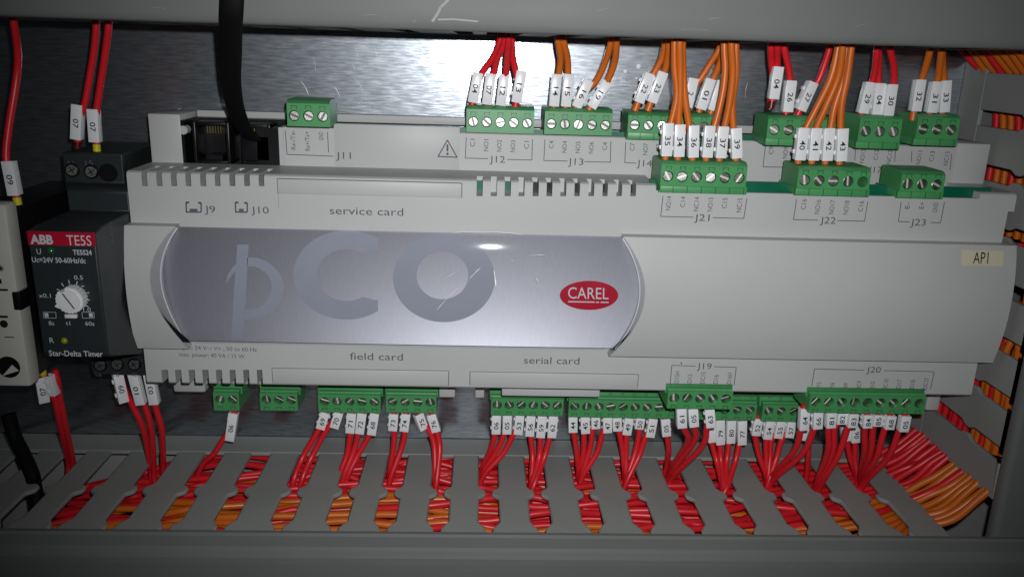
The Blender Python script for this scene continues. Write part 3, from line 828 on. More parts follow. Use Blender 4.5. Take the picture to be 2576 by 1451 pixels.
UPL = 'green {} terminal block {} {}'
blk(3, ('a', 2110), ('a', 2425), ('a', 2270, 762), ('a', 2270, 930), 299, True, 'green three screw terminal block above the J11 print, no wires in it', hdr=False, angs=[20, 25, -60])
blk(5, ('b', 880), ('b', 1378), ('b', 1130, 808), ('b', 1130, 978), 309, True, 'green five screw terminal block above the J12 print, holding red wires', hdr=False, angs=[75, 40, -15, 35, 60])
blk(5, ('b', 1455), ('b', 1953), ('b', 1700, 825), ('b', 1700, 992), 309, True, 'green five screw terminal block above the J13 print, holding four orange wires', hdr=False, angs=[0, 80, -70, 20, 30])
blk(6, ('b', 2068), ('c', 245), ('b', 2200, 850), ('b', 2200, 978), 306, True, 'green terminal block above the J14 print, half hidden by orange wires', angs=[0, 50])
blk(5, ('c', 662), ('c', 1192), ('c', 760, 875), ('c', 760, 1020), 299, True, 'green terminal block above C9 print, half hidden by orange wires 40 to 43', angs=[30, 20])
blk(3, ('c', 1335), ('c', 1645), ('c', 1490, 875), ('c', 1490, 1045), 299, True, 'green three screw terminal block holding red wires 29, 04 and 30', angs=[60, 70, 65])
blk(3, ('c', 1760), ('c', 2070), ('c', 1910, 868), ('c', 1910, 1022), 299, True, 'green three screw terminal block holding orange wires 32, 31 and 33', angs=[10, 20, 40])
blk(6, ('b', 2310), ('c', 510), ('c', 250, 1218), ('c', 250, 1375), 286, True, 'green six screw terminal block above the J21 print on the upper tier', angs=[60, -20, 50, -40, 20, -60])
blk(5, ('c', 885), ('c', 1418), ('c', 1150, 1255), ('c', 1150, 1392), 284, True, 'green five screw terminal block above the J22 print on the upper tier', angs=[80, 45, 0, 85, 0], missing=(4,))
blk(3, ('c', 1642), ('c', 1965), ('c', 1800, 1285), ('c', 1800, 1410), 284, True, 'green three screw terminal block above the J23 print, no wires in it', angs=[85, 65, 25])
DL = 310
blk(2, ('g', 1570), ('g', 1758), ('g', 1660, 92), ('g', 1660, 225), DL, False, 'green two screw terminal block, smallest one under the controller', angs=[-70, 45])
blk(3, ('g', 1912), ('g', 2188), ('g', 2050, 98), ('g', 2050, 225), DL, False, 'green three screw terminal block under the controller, no wires in it', angs=[80, 25, 20])
blk(5, ('g', 2340), ('h', 250), ('g', 2520, 108), ('g', 2520, 238), DL, False, 'green five screw terminal block holding red wires 69 to 68', angs=[20, 80, -45, 15, 40])
blk(4, ('h', 290), ('h', 660), ('h', 480, 115), ('h', 480, 240), DL, False, 'green four screw terminal block holding red wires 73 to 76', angs=[-25, -30, 5, 75])
blk(6, ('h', 1062), ('h', 1592), ('h', 1320, 138), ('h', 1320, 262), DL, False, 'green six screw terminal block holding red wires 06 to 62', angs=[90, 60, -40, -65, 40, -45])
blk(9, ('h', 1632), ('h', 2432), ('h', 2000, 150), ('h', 2000, 277), DL, False, 'green nine screw terminal block holding red wires 44 to 51', angs=[45, -85, 60, -15, -35, 55, 45, -5, 50])
blk(6, ('i', 20), ('i', 582), ('i', 440, 178), ('i', 440, 295), DL, False, 'green terminal block partly behind another one, holding wires 79, 80 and 77', angs=[10, 40, -30, 30, 25, 40])
blk(6, ('i', 625), ('i', 1180), ('i', 750, 185), ('i', 750, 305), DL, False, 'green terminal block holding red wires 52 to 57, right end hidden', angs=[60, 30, -30])
blk(5, ('h', 2360), ('i', 405), ('i', 150, 88), ('i', 150, 212), 286, False, 'green five screw terminal block under the J19 print on the upper tier', angs=[85, -60, 40, 55, -15])
blk(9, ('i', 970), ('i', 1825), ('i', 1400, 118), ('i', 1400, 245), 286, False, 'green nine screw terminal block under the J20 print on the upper tier', angs=[-50, -55, 50, -80, -10, 35, 40, -50, -40])

# ================================================================== TAGGED WIRES
WR = 1.22
TR = random.Random(5)
def marker(parent, top, bot, text, up, w=3.75, wide=0, turn=0.0):
    top, bot = Vector(top), Vector(bot)
    U = (top-bot).normalized(); Nn = Vector((0, -1, 0)); Nn = (Nn-U*Nn.dot(U)).normalized()
    R_ = U.cross(Nn)*-1
    if R_.x < 0: R_ = -R_
    if turn:
        q = Matrix.Rotation(math.radians(turn), 3, U); R_ = q @ R_; Nn = q @ Nn
    Lh = (top-bot).length/2; c_ = (top+bot)/2
    t = bmesh.new()
    mb = MBm(M['tag'])
    def bx(x0, x1, d0, d1, z0, z1, bev):
        tt = MB(); tt.box(x0, x1, d0, d1, z0, z1, bev); src = tt.bm
        mtx = Matrix(((R_.x, -Nn.x, U.x, c_.x), (R_.y, -Nn.y, U.y, c_.y), (R_.z, -Nn.z, U.z, c_.z), (0, 0, 0, 1)))
        mb.merge(src, M['tag'], mtx)
    h = w/2
    bx(-h, h, 0, .9, -Lh, Lh, .18)
    bx(-h, -h+.55, .85, 3.2, -Lh*.97, Lh*.97, .15); bx(h-.55, h, .85, 3.2, -Lh*.97, Lh*.97, .15)
    if TR.random() < .6:
        for z_ in (.42, -.5): bx(-h-.5, -h+.3, 1.6, 3.3, Lh*(z_-.1), Lh*(z_+.14), .15)
    if TR.random() < .25:
        for z_ in (.45, -.46): bx(h-.3, h+.5, 1.6, 3.3, Lh*(z_-.1), Lh*(z_+.14), .15)
    if text:
        off = (-.02 if up else .12)*Lh*2
        cc = c_+Nn*.05+U*(-Lh*.06)
        write(mb, text, cc, 1.85, M['ink'], -90 if up else 90, w=3.25 if len(text) == 2 else None, bold=.01, frame=(R_, U))
    t.free()
    return mb.build('marker_tag', M['tag'], parent)

def wire(p, colr, text, tt, tb, pts, yw, label, up=True, yend=None, tagw=3.75, ferr=None, entry=None, turn=0.0, hidetag=False, group=None, dive=9.0):
    """tt/tb: tag top/bottom in panel p; pts: wire points away from the tag (last one at the trunking)"""
    mt = M[colr]
    T0, T1 = at(A(p, *tt), yw-2.0), at(A(p, *tb), yw-2.0)
    near = T1 if up else T0; far = T0 if up else T1
    n = len(pts); P3 = []
    for i, q in enumerate(pts):
        f = (i+1)/n
        if up:
            y = yw+(yend-yw)*f*f
            P3.append(at(A(p, *q), y))
        else:
            if i == n-1: P3.append(at_z(A(p, *q), TOPZ-1.0))
            else: P3.append(None)
    if not up:
        ye = P3[-1][1]
        for i in range(n-1):
            f = i/(n-1); y = yw+(ye-yw)*(.08+.75*f*f); P3[i] = at(A(p, *pts[i]), y)
    back = Vector((0, 2.0, 0))
    d = Vector(near)-Vector(far); d.normalize()
    start = Vector(near)+back+d*1.3
    full = [start, Vector(near)+back-d*1.0, Vector(far)*.5+Vector(near)*.5+back]
    fp = Vector(P3[0])
    full += [Vector(v) for v in P3]
    if up: UPX.extend((P3[-1][0], P3[-2][0]) if P3[-2][2] > -6 else (P3[-1][0],))
    if up:
        full.append(Vector((P3[-1][0], P3[-1][1], BOTZ+8)))
    else:
        e = Vector(P3[-1]); pr = Vector(P3[-2]); dd_ = (e-pr); dd_ = dd_/max(.01, abs(dd_.z))
        full.append(e+Vector((dd_.x*dive*.4, max(-.3, min(.3, dd_.y))*dive*.3, -dive*.8)))
        full.append(e+Vector((dd_.x*dive*.6+2, 0, -dive*1.4)))
    w_ = thing('wire', label, 'wire', tuple(start), group or ('tagged red wires' if colr == 'red' else 'tagged orange wires'))
    b = MBm(mt); b.tube(full, WR, mt, segs=12, sub=6); b.build('insulation', mt, w_)
    if ferr:
        b = MBm(M[ferr]); b.tube([start+d*2.0, start-d*.5], WR*1.1, segs=12, sub=2); b.build('ferrule', M[ferr], w_)
    if not hidetag: marker(w_, T0, T1, text, up, tagw, turn=turn)
    return w_

UPX = []
def L_(c, t, s): return '%s wire with white tag %s %s' % (c, t, s)
Y1, E1 = 313.0, 306.0
J12 = 'above the J12 print'; J13 = 'above the J13 print'
wire('b', 'red', '04', (968, 535), (925, 755), [(1005, 520), (1070, 430), (1130, 290)], Y1, L_('red', '04', J12), yend=E1)
wire('b', 'red', '07', (1062, 540), (1030, 770), [(1085, 530), (1110, 430), (1165, 285)], Y1, L_('red', '07', J12), yend=E1-2)
wire('b', 'red', '12', (1160, 548), (1133, 778), [(1172, 535), (1180, 430), (1190, 285)], Y1, L_('red', '12', J12), yend=E1-4)
wire('b', 'red', '13', (1288, 520), (1247, 755), [(1245, 530), (1222, 420), (1215, 285)], Y1-1, L_('red', '13', J12), yend=E1, ferr='red')
wire('b', 'orange', '14', (1548, 545), (1525, 783), [(1560, 535), (1572, 430), (1555, 290)], Y1, L_('orange', '14', J13), yend=E1)
wire('b', 'orange', '15', (1637, 545), (1612, 785), [(1627, 535), (1622, 420), (1595, 290)], Y1, L_('orange', '15', J13), yend=E1)
wire('b', 'orange', '16', (1783, 590), (1690, 790), [(1830, 600), (1900, 460), (1945, 300)], Y1+1, L_('orange', '16', J13), yend=E1, ferr='orange')
wire('b', 'orange', '19', (1918, 600), (1798, 790), [(1920, 590), (1972, 450), (1985, 300)], Y1-2, L_('orange', '19', 'tilted to the right above the J13 print'), yend=E1-4, turn=-8)
wire('b', 'orange', '22', (2235, 540), (2150, 755), [(2262, 530), (2320, 420), (2345, 300)], Y1-3, L_('orange', '22', 'above the J14 print'), yend=E1, ferr='orange')
wire('b', 'orange', '23', (2332, 530), (2245, 755), [(2340, 520), (2360, 420), (2372, 300)], Y1-4, L_('orange', '23', 'above the J14 print'), yend=E1-3, ferr='orange')
wire('c', 'orange', '2', (125, 575), (75, 790), [(165, 585), (240, 470), (320, 330)], Y1-4, 'orange wire whose white tag is half hidden by wire 36', yend=E1)
wire('c', 'orange', '01', (250, 580), (175, 805), [(268, 570), (310, 470), (350, 330)], Y1-5, L_('orange', '01', 'behind wires 38 and 37'), yend=E1-3)
wire('c', 'orange', '', (335, 595), (262, 815), [(352, 585), (378, 470), (395, 330)], Y1-3, 'orange wire with a blank looking tag between tags 01 and 38', yend=E1-2)
Y2 = 290.0
wire('b', 'orange', '35', (2368, 905), (2353, 1150), [(2388, 890), (2428, 700), (2412, 500), (2412, 300)], Y2, L_('orange', '35', 'above the J21 print'), yend=288)
wire('b', 'orange', '34', (2455, 915), (2445, 1155), [(2440, 900), (2452, 700), (2452, 500), (2450, 300)], Y2, L_('orange', '34', 'above the J21 print'), yend=286)
wire('c', 'orange', '36', (125, 922), (120, 1160), [(85, 910), (55, 700), (42, 500), (38, 320)], Y2, L_('orange', '36', 'above the J21 print'), yend=288)
wire('c', 'orange', '38', (245, 925), (222, 1160), [(278, 910), (330, 700), (352, 520), (345, 320)], Y2, L_('orange', '38', 'above the J21 print'), yend=290)
wire('c', 'orange', '37', (345, 930), (322, 1164), [(352, 915), (385, 750), (408, 540), (398, 320)], Y2, L_('orange', '37', 'above the J21 print'), yend=286)
wire('c', 'orange', '39', (437, 942), (442, 1166), [(412, 930), (405, 750), (432, 540), (432, 320)], Y2+1.5, L_('orange', '39', 'above the J21 print'), yend=290)
Y3 = 303.0
wire('c', 'red', '', (722, 560), (700, 740), [(700, 540), (690, 440), (690, 330)], Y3+2, 'red wire without visible number behind wire 04', yend=300, ferr='ferrule_red', hidetag=True)
wire('c', 'red', '04', (750, 490), (712, 730), [(735, 480), (735, 410), (738, 330)], Y3, L_('red', '04', 'with a dark red ferrule above C9 print'), yend=298, ferr='ferrule_red')
wire('c', 'red', '26', (845, 592), (815, 825), [(828, 585), (812, 470), (785, 330)], Y3, L_('red', '26', 'above C9 print'), yend=300, ferr='ferrule_red')
wire('c', 'red', '27', (1010, 605), (915, 815), [(1032, 600), (1080, 480), (1125, 330)], Y3+1, L_('red', '27', 'half hidden by wire 40'), yend=302, ferr='red', turn=10)
wire('c', 'orange', '40', (937, 940), (905, 1180), [(955, 925), (1020, 800), (1130, 570), (1185, 330)], Y2-2, L_('orange', '40', 'above the J22 print'), yend=288)
wire('c', 'orange', '41', (1030, 942), (1005, 1182), [(1030, 925), (1090, 790), (1185, 560), (1218, 330)], Y2-1, L_('orange', '41', 'above the J22 print'), yend=284)
wire('c', 'orange', '42', (1125, 942), (1105, 1184), [(1130, 925), (1158, 780), (1228, 560), (1250, 330)], Y2, L_('orange', '42', 'above the J22 print'), yend=289)
wire('c', 'orange', '43', (1225, 945), (1210, 1187), [(1200, 930), (1210, 760), (1250, 560), (1282, 330)], Y2-1, L_('orange', '43', 'above the J22 print'), yend=287)
wire('c', 'red', '29', (1430, 605), (1370, 835), [(1432, 600), (1455, 500), (1470, 340)], Y3, L_('red', '29', 'left of a second tag 04'), yend=298)
wire('c', 'red', '04', (1502, 612), (1470, 845), [(1478, 600), (1480, 490), (1482, 340)], Y3+1.5, L_('red', '04', 'between tags 29 and 30'), yend=301)
wire('c', 'red', '30', (1590, 620), (1555, 852), [(1592, 610), (1590, 480), (1565, 340)], Y3, L_('red', '30', 'right of a second tag 04'), yend=298)
wire('c', 'orange', '32', (1798, 585), (1760, 820), [(1800, 575), (1830, 480), (1865, 340)], Y3, L_('orange', '32', 'near the upper right corner'), yend=298, ferr='orange')
wire('c', 'orange', '31', (1920, 600), (1875, 830), [(1915, 590), (1930, 480), (1948, 340)], Y3, L_('orange', '31', 'near the upper right corner'), yend=298, ferr='orange')
wire('c', 'orange', '33', (1985, 592), (1968, 827), [(1962, 585), (1950, 480), (1952, 340)], Y3+1.5, L_('orange', '33', 'near the upper right corner'), yend=301, ferr='orange')

D = 315.0
def dn(p, t, tt, tb, pts, where, yw=D, **k):
    return wire(p, 'red', t, tt, tb, pts, yw, L_('red', t, where) if t else where, up=False, **k)
B5 = 'under the five screw block'; B4 = 'under the four screw block'; B6 = 'under the six screw block'; B9 = 'under the nine screw block'
dn('g', '06', (1712, 250), (1685, 452), [(1640, 440), (1570, 545), (1490, 625)], 'under the two screw block', ferr='red')
dn('g', '69', (2390, 245), (2352, 365), [(2338, 375), (2230, 560), (2165, 720)], B5)
dn('g', '70', (2490, 245), (2455, 358), [(2412, 350), (2300, 550), (2225, 720)], B5)
dn('h', '71', (35, 250), (22, 395), [(25, 400), (5, 540), (-45, 680)], B5)
dn('h', '72', (112, 250), (92, 400), [(82, 410), (50, 530), (-15, 690)], B5)
dn('h', '68', (205, 250), (180, 408), [(160, 415), (90, 540), (15, 690)], B5)
dn('h', '73', (345, 255), (337, 378), [(350, 390), (345, 490), (320, 660)], B4)
dn('h', '74', (435, 255), (420, 383), [(428, 392), (400, 510), (330, 700)], B4)
dn('h', '75', (535, 255), (575, 368), [(608, 375), (645, 490), (650, 720)], B4, turn=30)
dn('h', '76', (620, 260), (660, 386), [(668, 395), (685, 510), (662, 740)], B4)
dn('h', '06', (1102, 265), (1098, 402), [(1088, 408), (1060, 510), (1005, 630)], B6)
dn('h', '05', (1182, 265), (1178, 402), [(1152, 412), (1105, 520), (1015, 660)], B6)
dn('h', '53', (1275, 265), (1260, 405), [(1220, 412), (1150, 540), (1025, 680)], B6)
dn('h', '56', (1357, 268), (1345, 418), [(1355, 428), (1368, 560), (1358, 730)], B6)
dn('h', '59', (1440, 270), (1425, 428), [(1425, 435), (1415, 570), (1368, 745)], B6)
dn('h', '62', (1522, 270), (1508, 428), [(1490, 435), (1450, 580), (1382, 760)], B6)
dn('h', '44', (1665, 275), (1665, 390), [(1672, 398), (1692, 530), (1705, 665)], B9)
dn('h', '45', (1753, 275), (1758, 398), [(1745, 405), (1742, 530), (1720, 670)], B9)
dn('h', '46', (1832, 275), (1833, 363), [(1808, 372), (1788, 510), (1733, 680)], B9, yw=D+1)
dn('h', '47', (1920, 280), (1920, 393), [(1880, 390), (1842, 530), (1748, 685)], B9)
dn('h', '48', (1990, 282), (1992, 380), [(2005, 388), (2030, 530), (2045, 690)], B9)
dn('h', '49', (2080, 285), (2060, 408), [(2058, 415), (2055, 550), (2052, 700)], B9)
dn('h', '50', (2165, 285), (2150, 365), [(2152, 372), (2125, 520), (2062, 710)], B9, yw=D+1)
dn('h', '51', (2257, 290), (2232, 425), [(2195, 428), (2150, 560), (2072, 720)], B9)
dn('h', '05', (2345, 292), (2355, 418), [(2358, 425), (2368, 520), (2352, 630)], 'at the right end of the nine screw block')
B19 = 'under the J19 print'; D2 = 291.0
dn('i', '61', (33, 215), (38, 358), [(55, 368), (75, 460), (-55, 665)], B19, yw=D2)
dn('i', '05', (118, 215), (126, 350), [(128, 360), (120, 460), (-48, 690)], B19, yw=D2)
dn('i', '63', (238, 222), (250, 355), [(215, 365), (180, 490), (-35, 715)], B19, yw=D2, turn=-8)
dn('i', '', (252, 330), (262, 462), [(255, 468), (290, 600), (328, 770)], 'red wire with half hidden tag just left of tag 79', yw=D+1)
B7 = 'under the partly hidden block below J19'
dn('i', '79', (318, 300), (320, 480), [(315, 488), (322, 610), (340, 785)], B7)
dn('i', '80', (402, 303), (395, 470), [(378, 478), (362, 610), (350, 790)], B7)
dn('i', '77', (482, 305), (478, 482), [(452, 488), (420, 620), (362, 795)], B7)
B8 = 'between the J19 and J20 blocks'
dn('i', '52', (602, 290), (580, 413), [(575, 425), (600, 550), (650, 700)], B8)
dn('i', '54', (692, 305), (663, 440), [(652, 447), (655, 560), (662, 705)], B8)
dn('i', '55', (770, 308), (742, 432), [(692, 445), (682, 560), (668, 715)], B8, yw=D+1)
dn('i', '57', (848, 312), (825, 428), [(768, 438), (730, 570), (680, 720)], B8, yw=D+1)
B20 = 'under the J20 print'
dn('i', '64', (945, 215), (935, 375), [(905, 382), (860, 520), (690, 715)], B20, yw=D2)
dn('i', '66', (1042, 240), (1035, 365), [(1000, 375), (920, 540), (705, 735)], B20, yw=D2)
dn('i', '', (972, 330), (942, 450), [(962, 458), (962, 560), (955, 660)], 'red wire with hidden tag between tags 64 and 66', yw=D+2)
dn('i', '81', (1140, 245), (1132, 358), [(1112, 365), (1105, 530), (1020, 765)], B20, yw=D2)
dn('i', '82', (1220, 250), (1210, 330), [(1155, 365), (1142, 530), (1035, 775)], B20, yw=D2+2)
dn('i', '83', (1305, 255), (1290, 355), [(1250, 360), (1180, 560), (1050, 785)], B20, yw=D2)
dn('i', '', (1245, 345), (1252, 452), [(1250, 458), (1270, 570), (1310, 690)], 'red wire with half hidden tag left of a low tag 06', yw=D+1)
dn('i', '06', (1322, 340), (1315, 465), [(1308, 472), (1308, 590), (1325, 710)], 'low behind the wires under J20', yw=D)
dn('i', '84', (1412, 262), (1400, 358), [(1378, 368), (1375, 530), (1340, 725)], B20, yw=D2)
dn('i', '85', (1488, 262), (1472, 345), [(1440, 355), (1420, 540), (1350, 735)], B20, yw=D2+1)
dn('i', '68', (1582, 268), (1562, 368), [(1520, 372), (1465, 570), (1362, 750)], B20, yw=D2)
dn('i', '05', (1690, 270), (1668, 385), [(1625, 385), (1555, 560), (1375, 758)], 'rightmost under the J20 print', yw=D2)
TB = 'under the timer relay'
dn('g', '09', (868, -45), (915, 170), [(968, 178), (1050, 350), (1105, 620)], TB, yw=306, turn=38)
dn('g', '10', (968, -45), (1030, 188), [(1065, 190), (1112, 360), (1130, 630)], TB, yw=306)
dn('g', '03', (1082, -48), (1130, 186), [(1142, 190), (1190, 370), (1200, 620)], TB, yw=306)
BB = 'under the beige breaker at the left edge'
dn('g', '07', (300, -10), (330, 172), [(400, 140), (440, 320), (500, 590)], BB, yw=300, turn=35, ferr='yellow')
dn('g', '', (390, -40), (425, 110), [(440, 125), (478, 320), (535, 600)], 'red wire with side turned tag next to tag 07 under the beige breaker', yw=302, turn=80)
# upper left wires
wire('a', 'red', '07', (560, 770), (552, 1028), [(622, 765), (660, 560), (690, 380), (708, 160)], 305, L_('red', '07', 'with a dark red ferrule above the timer relay'), yend=300, ferr='ferrule_red')
wire('a', 'red', '07', (672, 803), (690, 1048), [(712, 800), (742, 600), (772, 400), (800, 160)], 303, L_('red', '07', 'with a yellow ferrule above the timer relay'), yend=296, ferr='yellow')
wire('a', 'red', '09', (45, 1185), (95, 1440), [(45, 1170), (62, 950), (118, 600), (132, 400), (100, 160)], 280, L_('red', '09', 'at the left edge above the beige breaker'), yend=292, ferr='yellow')

b = MBm(M['duct'])
iv = sorted((x-2.2, x+2.2) for x in UPX); mg = []
for a_, c_ in iv:
    if mg and a_ < mg[-1][1]+2: mg[-1][1] = max(c_, mg[-1][1])
    else: mg.append([a_, c_])
b.box(-215, RX-14, 330, 341.9, BOTZ, BOTZ+1.6); b.box(-215, RX-14, 266.6, 272, BOTZ, BOTZ+1.6)
x_ = -215
for a_, c_ in mg+[[RX-14, RX-14]]:
    while a_-x_ > 24: b.box(x_, x_+14, 272, 330, BOTZ, BOTZ+1.6); x_ += 20
    if a_-x_ > 1: b.box(x_, a_, 272, 330, BOTZ, BOTZ+1.6)
    x_ = c_
b.build('slotted_wall', M['duct'], tu)
b = MBm(M['duct']); b.box(-215, RX+62, 340, 341.9, BOTZ+1.7, BOTZ+70); b.box(-215, RX+62, 264.7, 341.9, BOTZ+70.1, BOTZ+72); b.build('trunking_base', M['duct'], tu)

# ================================================================== BLACK CABLES
b = MBm(M['blackmatte'])
cp = [at((587, -140), 252), at((584, 0), 252), at((581, 60), 256), at((581, 130), 268), at((581, 200), 284), at((592, 270), 298), at((615, 325), 309), at((640, 352), 315), at((648, 366), 319)]
b.tube(cp, 3, segs=16, sub=6, flat=(3.4, 1.5))
fc_ = thing('network_cable', 'flat black cable hanging in front of the upper trunking into a socket', 'cable', tuple(cp[0]))
b.build('jacket', M['blackmatte'], fc_)
b = MBm(M['black']); p = at((648, 362), 317); b.box(p[0]-5, p[0]+5.5, 313.0, 324, p[2]-6, p[2]+3.5, .5); b.build('plug', M['black'], fc_)
b = MBm(M['blackmatte'])
q = at_z(A('g', 250, 760), TOPZ-1)
b.tube([at(A('g', 60, 250), 312), at(A('g', 110, 420), 310), at(A('g', 180, 560), 305), at(A('g', 235, 690), 300), q, (q[0]+4, q[1]-6, q[2]-14)], 2.7, segs=16)
o = b.build('power_cable', M['blackmatte']); tag(o, 'thick black cable entering the lower trunking at the far left', 'cable')

# ================================================================== TIMER RELAY
tr = thing('timer_relay', 'charcoal timer relay with white dial and red printed band, beside the controller', 'timer', (-133, 342, -80))
TX0, TX1 = -143.6, -122.9
prof = [(336, -40.2), (300, -40.2), (300, -51.0), (291, -51.4), (290, -52), (290, -59.2), (268, -59.4), (262, -60.4), (262, -102.0), (264, -103.2), (286, -110.5), (303, -117.6), (303, -126.2), (336, -126.2)]
b = MBm(M['timer']); b.prism(prof, 'x', TX0-5.2, TX1-4.6)
# nose is a touch narrower than the terminal ends
hb = b.build('housing', M['timer'], tr)
for v in hb.data.vertices:
    y = v.co.y/S+(ORG['timer_relay'].y/S)+BACK
    if y < 296:
        v.co.x += 5.0*S if True else 0
bvm = hb.modifiers.new('edge', 'BEVEL'); bvm.width = .0006; bvm.segments = 2; bvm.limit_method = 'ANGLE'
FY = 261.9
b = MBm(M['crimson'])
p, q = at(A('d', 188, 290), FY), at(A('d', 705, 405), FY)
b.box(TX0-.05, TX1+.3, FY-.08, FY+.1, q[2]+.3, p[2]+.2)
def tt_(s, q, h, w=None, m='ink_white', bold=0.0, Y=FY-.14): write(b, s, at(q, Y), mm_px(h, Y), M[m], 0, mm_px(w, Y) if w else None, bold)
tt_('ABB', A('d', 305, 348), 22, 56, bold=.04); tt_('TE5S', A('d', 580, 355), 26, 61)
b.build('name_band', M['crimson'], tr)
b = MBm(M['ink_white'])
tt_('U', A('d', 285, 435), 14, 11); tt_('TE5S24', A('d', 605, 443), 12.5, 47, bold=.02); tt_('Uc=24V 50-60Hz/dc', A('d', 432, 500), 13, 134, bold=.015)
tt_('0.5', A('d', 577, 627), 11, 22); tt_('x0.1', A('d', 330, 760), 11, 30); tt_('1.0', A('d', 640, 862), 11, 19)
tt_('8s', A('d', 378, 962), 11, 14); tt_('t1', A('d', 500, 962), 11, 11); tt_('60s', A('d', 660, 965), 11, 23)
tt_('R', A('d', 380, 1088), 14, 11); tt_('Star-Delta Timer', A('d', 558, 1185), 15, 139, bold=.012)
for (x0, y0, x1, y1) in [(410, 760, 442, 763), (418, 712, 440, 722), (452, 668, 468, 692), (505, 645, 510, 675), (568, 655, 562, 685), (600, 692, 618, 690), (640, 740, 655, 738), (640, 790, 660, 794), (630, 830, 650, 842)]:
    bar(b, at(A('d', x0, y0), FY-.1), at(A('d', x1, y1), FY-.1), .3, M['ink_white'])
for x0, x1 in ((318, 410), (602, 690)):
    for p, q in (((x0, 882), (x1, 882)), ((x1, 882), (x1+3, 925)), ((x1+3, 925), (x0+5, 925)), ((x0+5, 925), (x0, 882))):
        bar(b, at(A('d', *p), FY-.1), at(A('d', *q), FY-.1), .15, M['ink_white'])
for x in (342, 668):
    p = at(A('d', x, 903), FY-.12); b.face([(p[0]-.6, p[1], p[2]-.7), (p[0]+.6, p[1], p[2]-.7), (p[0]+.6, p[1], p[2]+.7), (p[0]-.6, p[1], p[2]+.7)], M['ink_white'])
for s, q in [('A1', A('a', 515, 1200)), ('15', A('a', 655, 1198))]: tt_(s, q, 12, 18, m='ink_grey', Y=299.8)
for s, q in [('16', A('d', 725, 1340)), ('18', A('d', 855, 1340)), ('A2', A('d', 985, 1340))]: tt_(s, q, 11, 15, m='ink_grey', Y=302.8)
b.build('front_lettering', M['ink_white'], tr)
b = MBm(M['tag']); p = at(A('d', 545, 775), FY); R1 = 4.35
ring = []
for k in range(48):
    a = 2*math.pi*k/48; r = R1*(1+(.035 if k % 2 else -.035))
    if abs(((a-math.radians(118)+math.pi) % (2*math.pi))-math.pi) < .22: r *= .72
    if abs(((a-math.radians(205)+math.pi) % (2*math.pi))-math.pi) < .12: r *= 1.18
    ring.append((p[0]+r*math.cos(a), p[2]+r*math.sin(a)))
b.prism(ring, 'y', FY-3.2, FY+.1)
b.cyl((p[0], p[2]), R1*.78, FY-3.9, FY-3.1, n=32)
cq = math.radians(-58); b.face([(p[0]+math.cos(cq)*s*3.0-math.sin(cq)*w*.25, FY-3.95, p[2]+math.sin(cq)*s*3.0+math.cos(cq)*w*.25) for s, w in ((-1, -1), (-1, 1), (1, 1), (1, -1))], M['ink_grey'])
b.build('dial', M['tag'], tr)
b = MBm(M['tag']); p = at(A('d', 530, 908), FY); b.box(p[0]-1.9, p[0]+1.9, FY-1.1, FY+.1, p[2]-.55, p[2]+.75, .15); b.build('slide_switch', M['tag'], tr)
for q, mm_ in ((A('d', 372, 432), 'led_green'), (A('d', 472, 1092), 'led_yellow')):
    p = at(q, FY); b = MBm(M[mm_]); t = bmesh.new(); bmesh.ops.create_uvsphere(t, u_segments=16, v_segments=10, radius=1.15)
    b.merge(t, M[mm_], Matrix.Translation((p[0], FY+.3, p[2])), smooth=True); b.build('indicator_lamp', M[mm_], tr)
for q, Yq in [(A('a', 530, 1250), 299.7), (A('a', 672, 1262), 299.7), (A('d', 738, 1272), 302.7), (A('d', 862, 1265), 302.7), (A('d', 988, 1265), 302.7)]:
    p = at(q, Yq); b = MBm(M['black']); b.cyl((p[0], p[2]), 2.6, Yq-.12, Yq+.3, n=20)
    b.cyl((p[0], p[2]), 1.9, Yq-.5, Yq, M['zinc'], n=18)
    for a in (.5, 2.07):
        dx, dz = math.cos(a)*1.4, math.sin(a)*1.4
        bar(b, (p[0]-dx, Yq-.53, p[2]-dz), (p[0]+dx, Yq-.53, p[2]+dz), .5, M['zinc_dk'])
    b.build('terminal_screw', M['zinc'], tr)
p = at(A('a', 795, 1270), 299.8); b = MBm(M['black']); b.cyl((p[0], p[2]), 3.3, 299.7, 300.2, n=24); b.build('terminal_hole', M['black'], tr)
b = MBm(M['ink_grey'])
for s, q, w in [('ABB', A('d', 815, 300), 24)]:
    x = TX1+.45; P_ = at_x(q, x); write(b, s, P_, 3.0, M['ink_grey'], 90, w=7.5, frame=((0, 1, 0), (0, 0, 1)))
b.build('side_lettering', M['ink_grey'], tr)

# ================================================================== BREAKER AT THE LEFT EDGE
bk = thing('circuit_breaker', 'pale beige circuit breaker cut off by the left edge', 'circuit breaker', (-162, 342, -85))
BX = -153.8
b = MBm(M['beige'])
b.box(BX-17.8, BX, 270, 277, -117.2, -53.6, 1.0)
hb = b.build('front_cover', M['beige'], bk)
b = MBm(M['black']); b.box(BX-17.8, BX-1, 277.1, 334, -116, -56, .8); b.build('rear_body', M['black'], bk)
b = MBm(M['black']); p = at(A('d', 62, 1285), 269.9); b.cyl((p[0], p[2]), 3.9, 269.85, 270.4, n=28); b.build('terminal_hole', M['black'], bk)
b = MBm(M['beige'])
b.prism([(p[0]-2.4, p[2]-3.2), (p[0]+3.4, p[2]-1.2), (p[0]+1.4, p[2]+.9)], 'y', 269.7, 270.0); b.build('terminal_clamp', M['beige'], bk)
b = MBm(M['black']); p = at(A('d', 125, 795), 270); b.box(p[0]-1.2, BX+1.0, 269.4, 276, p[2]-3.3, p[2]+3.0, .4); b.build('latch', M['black'], bk)
b = MBm(M['ink'])
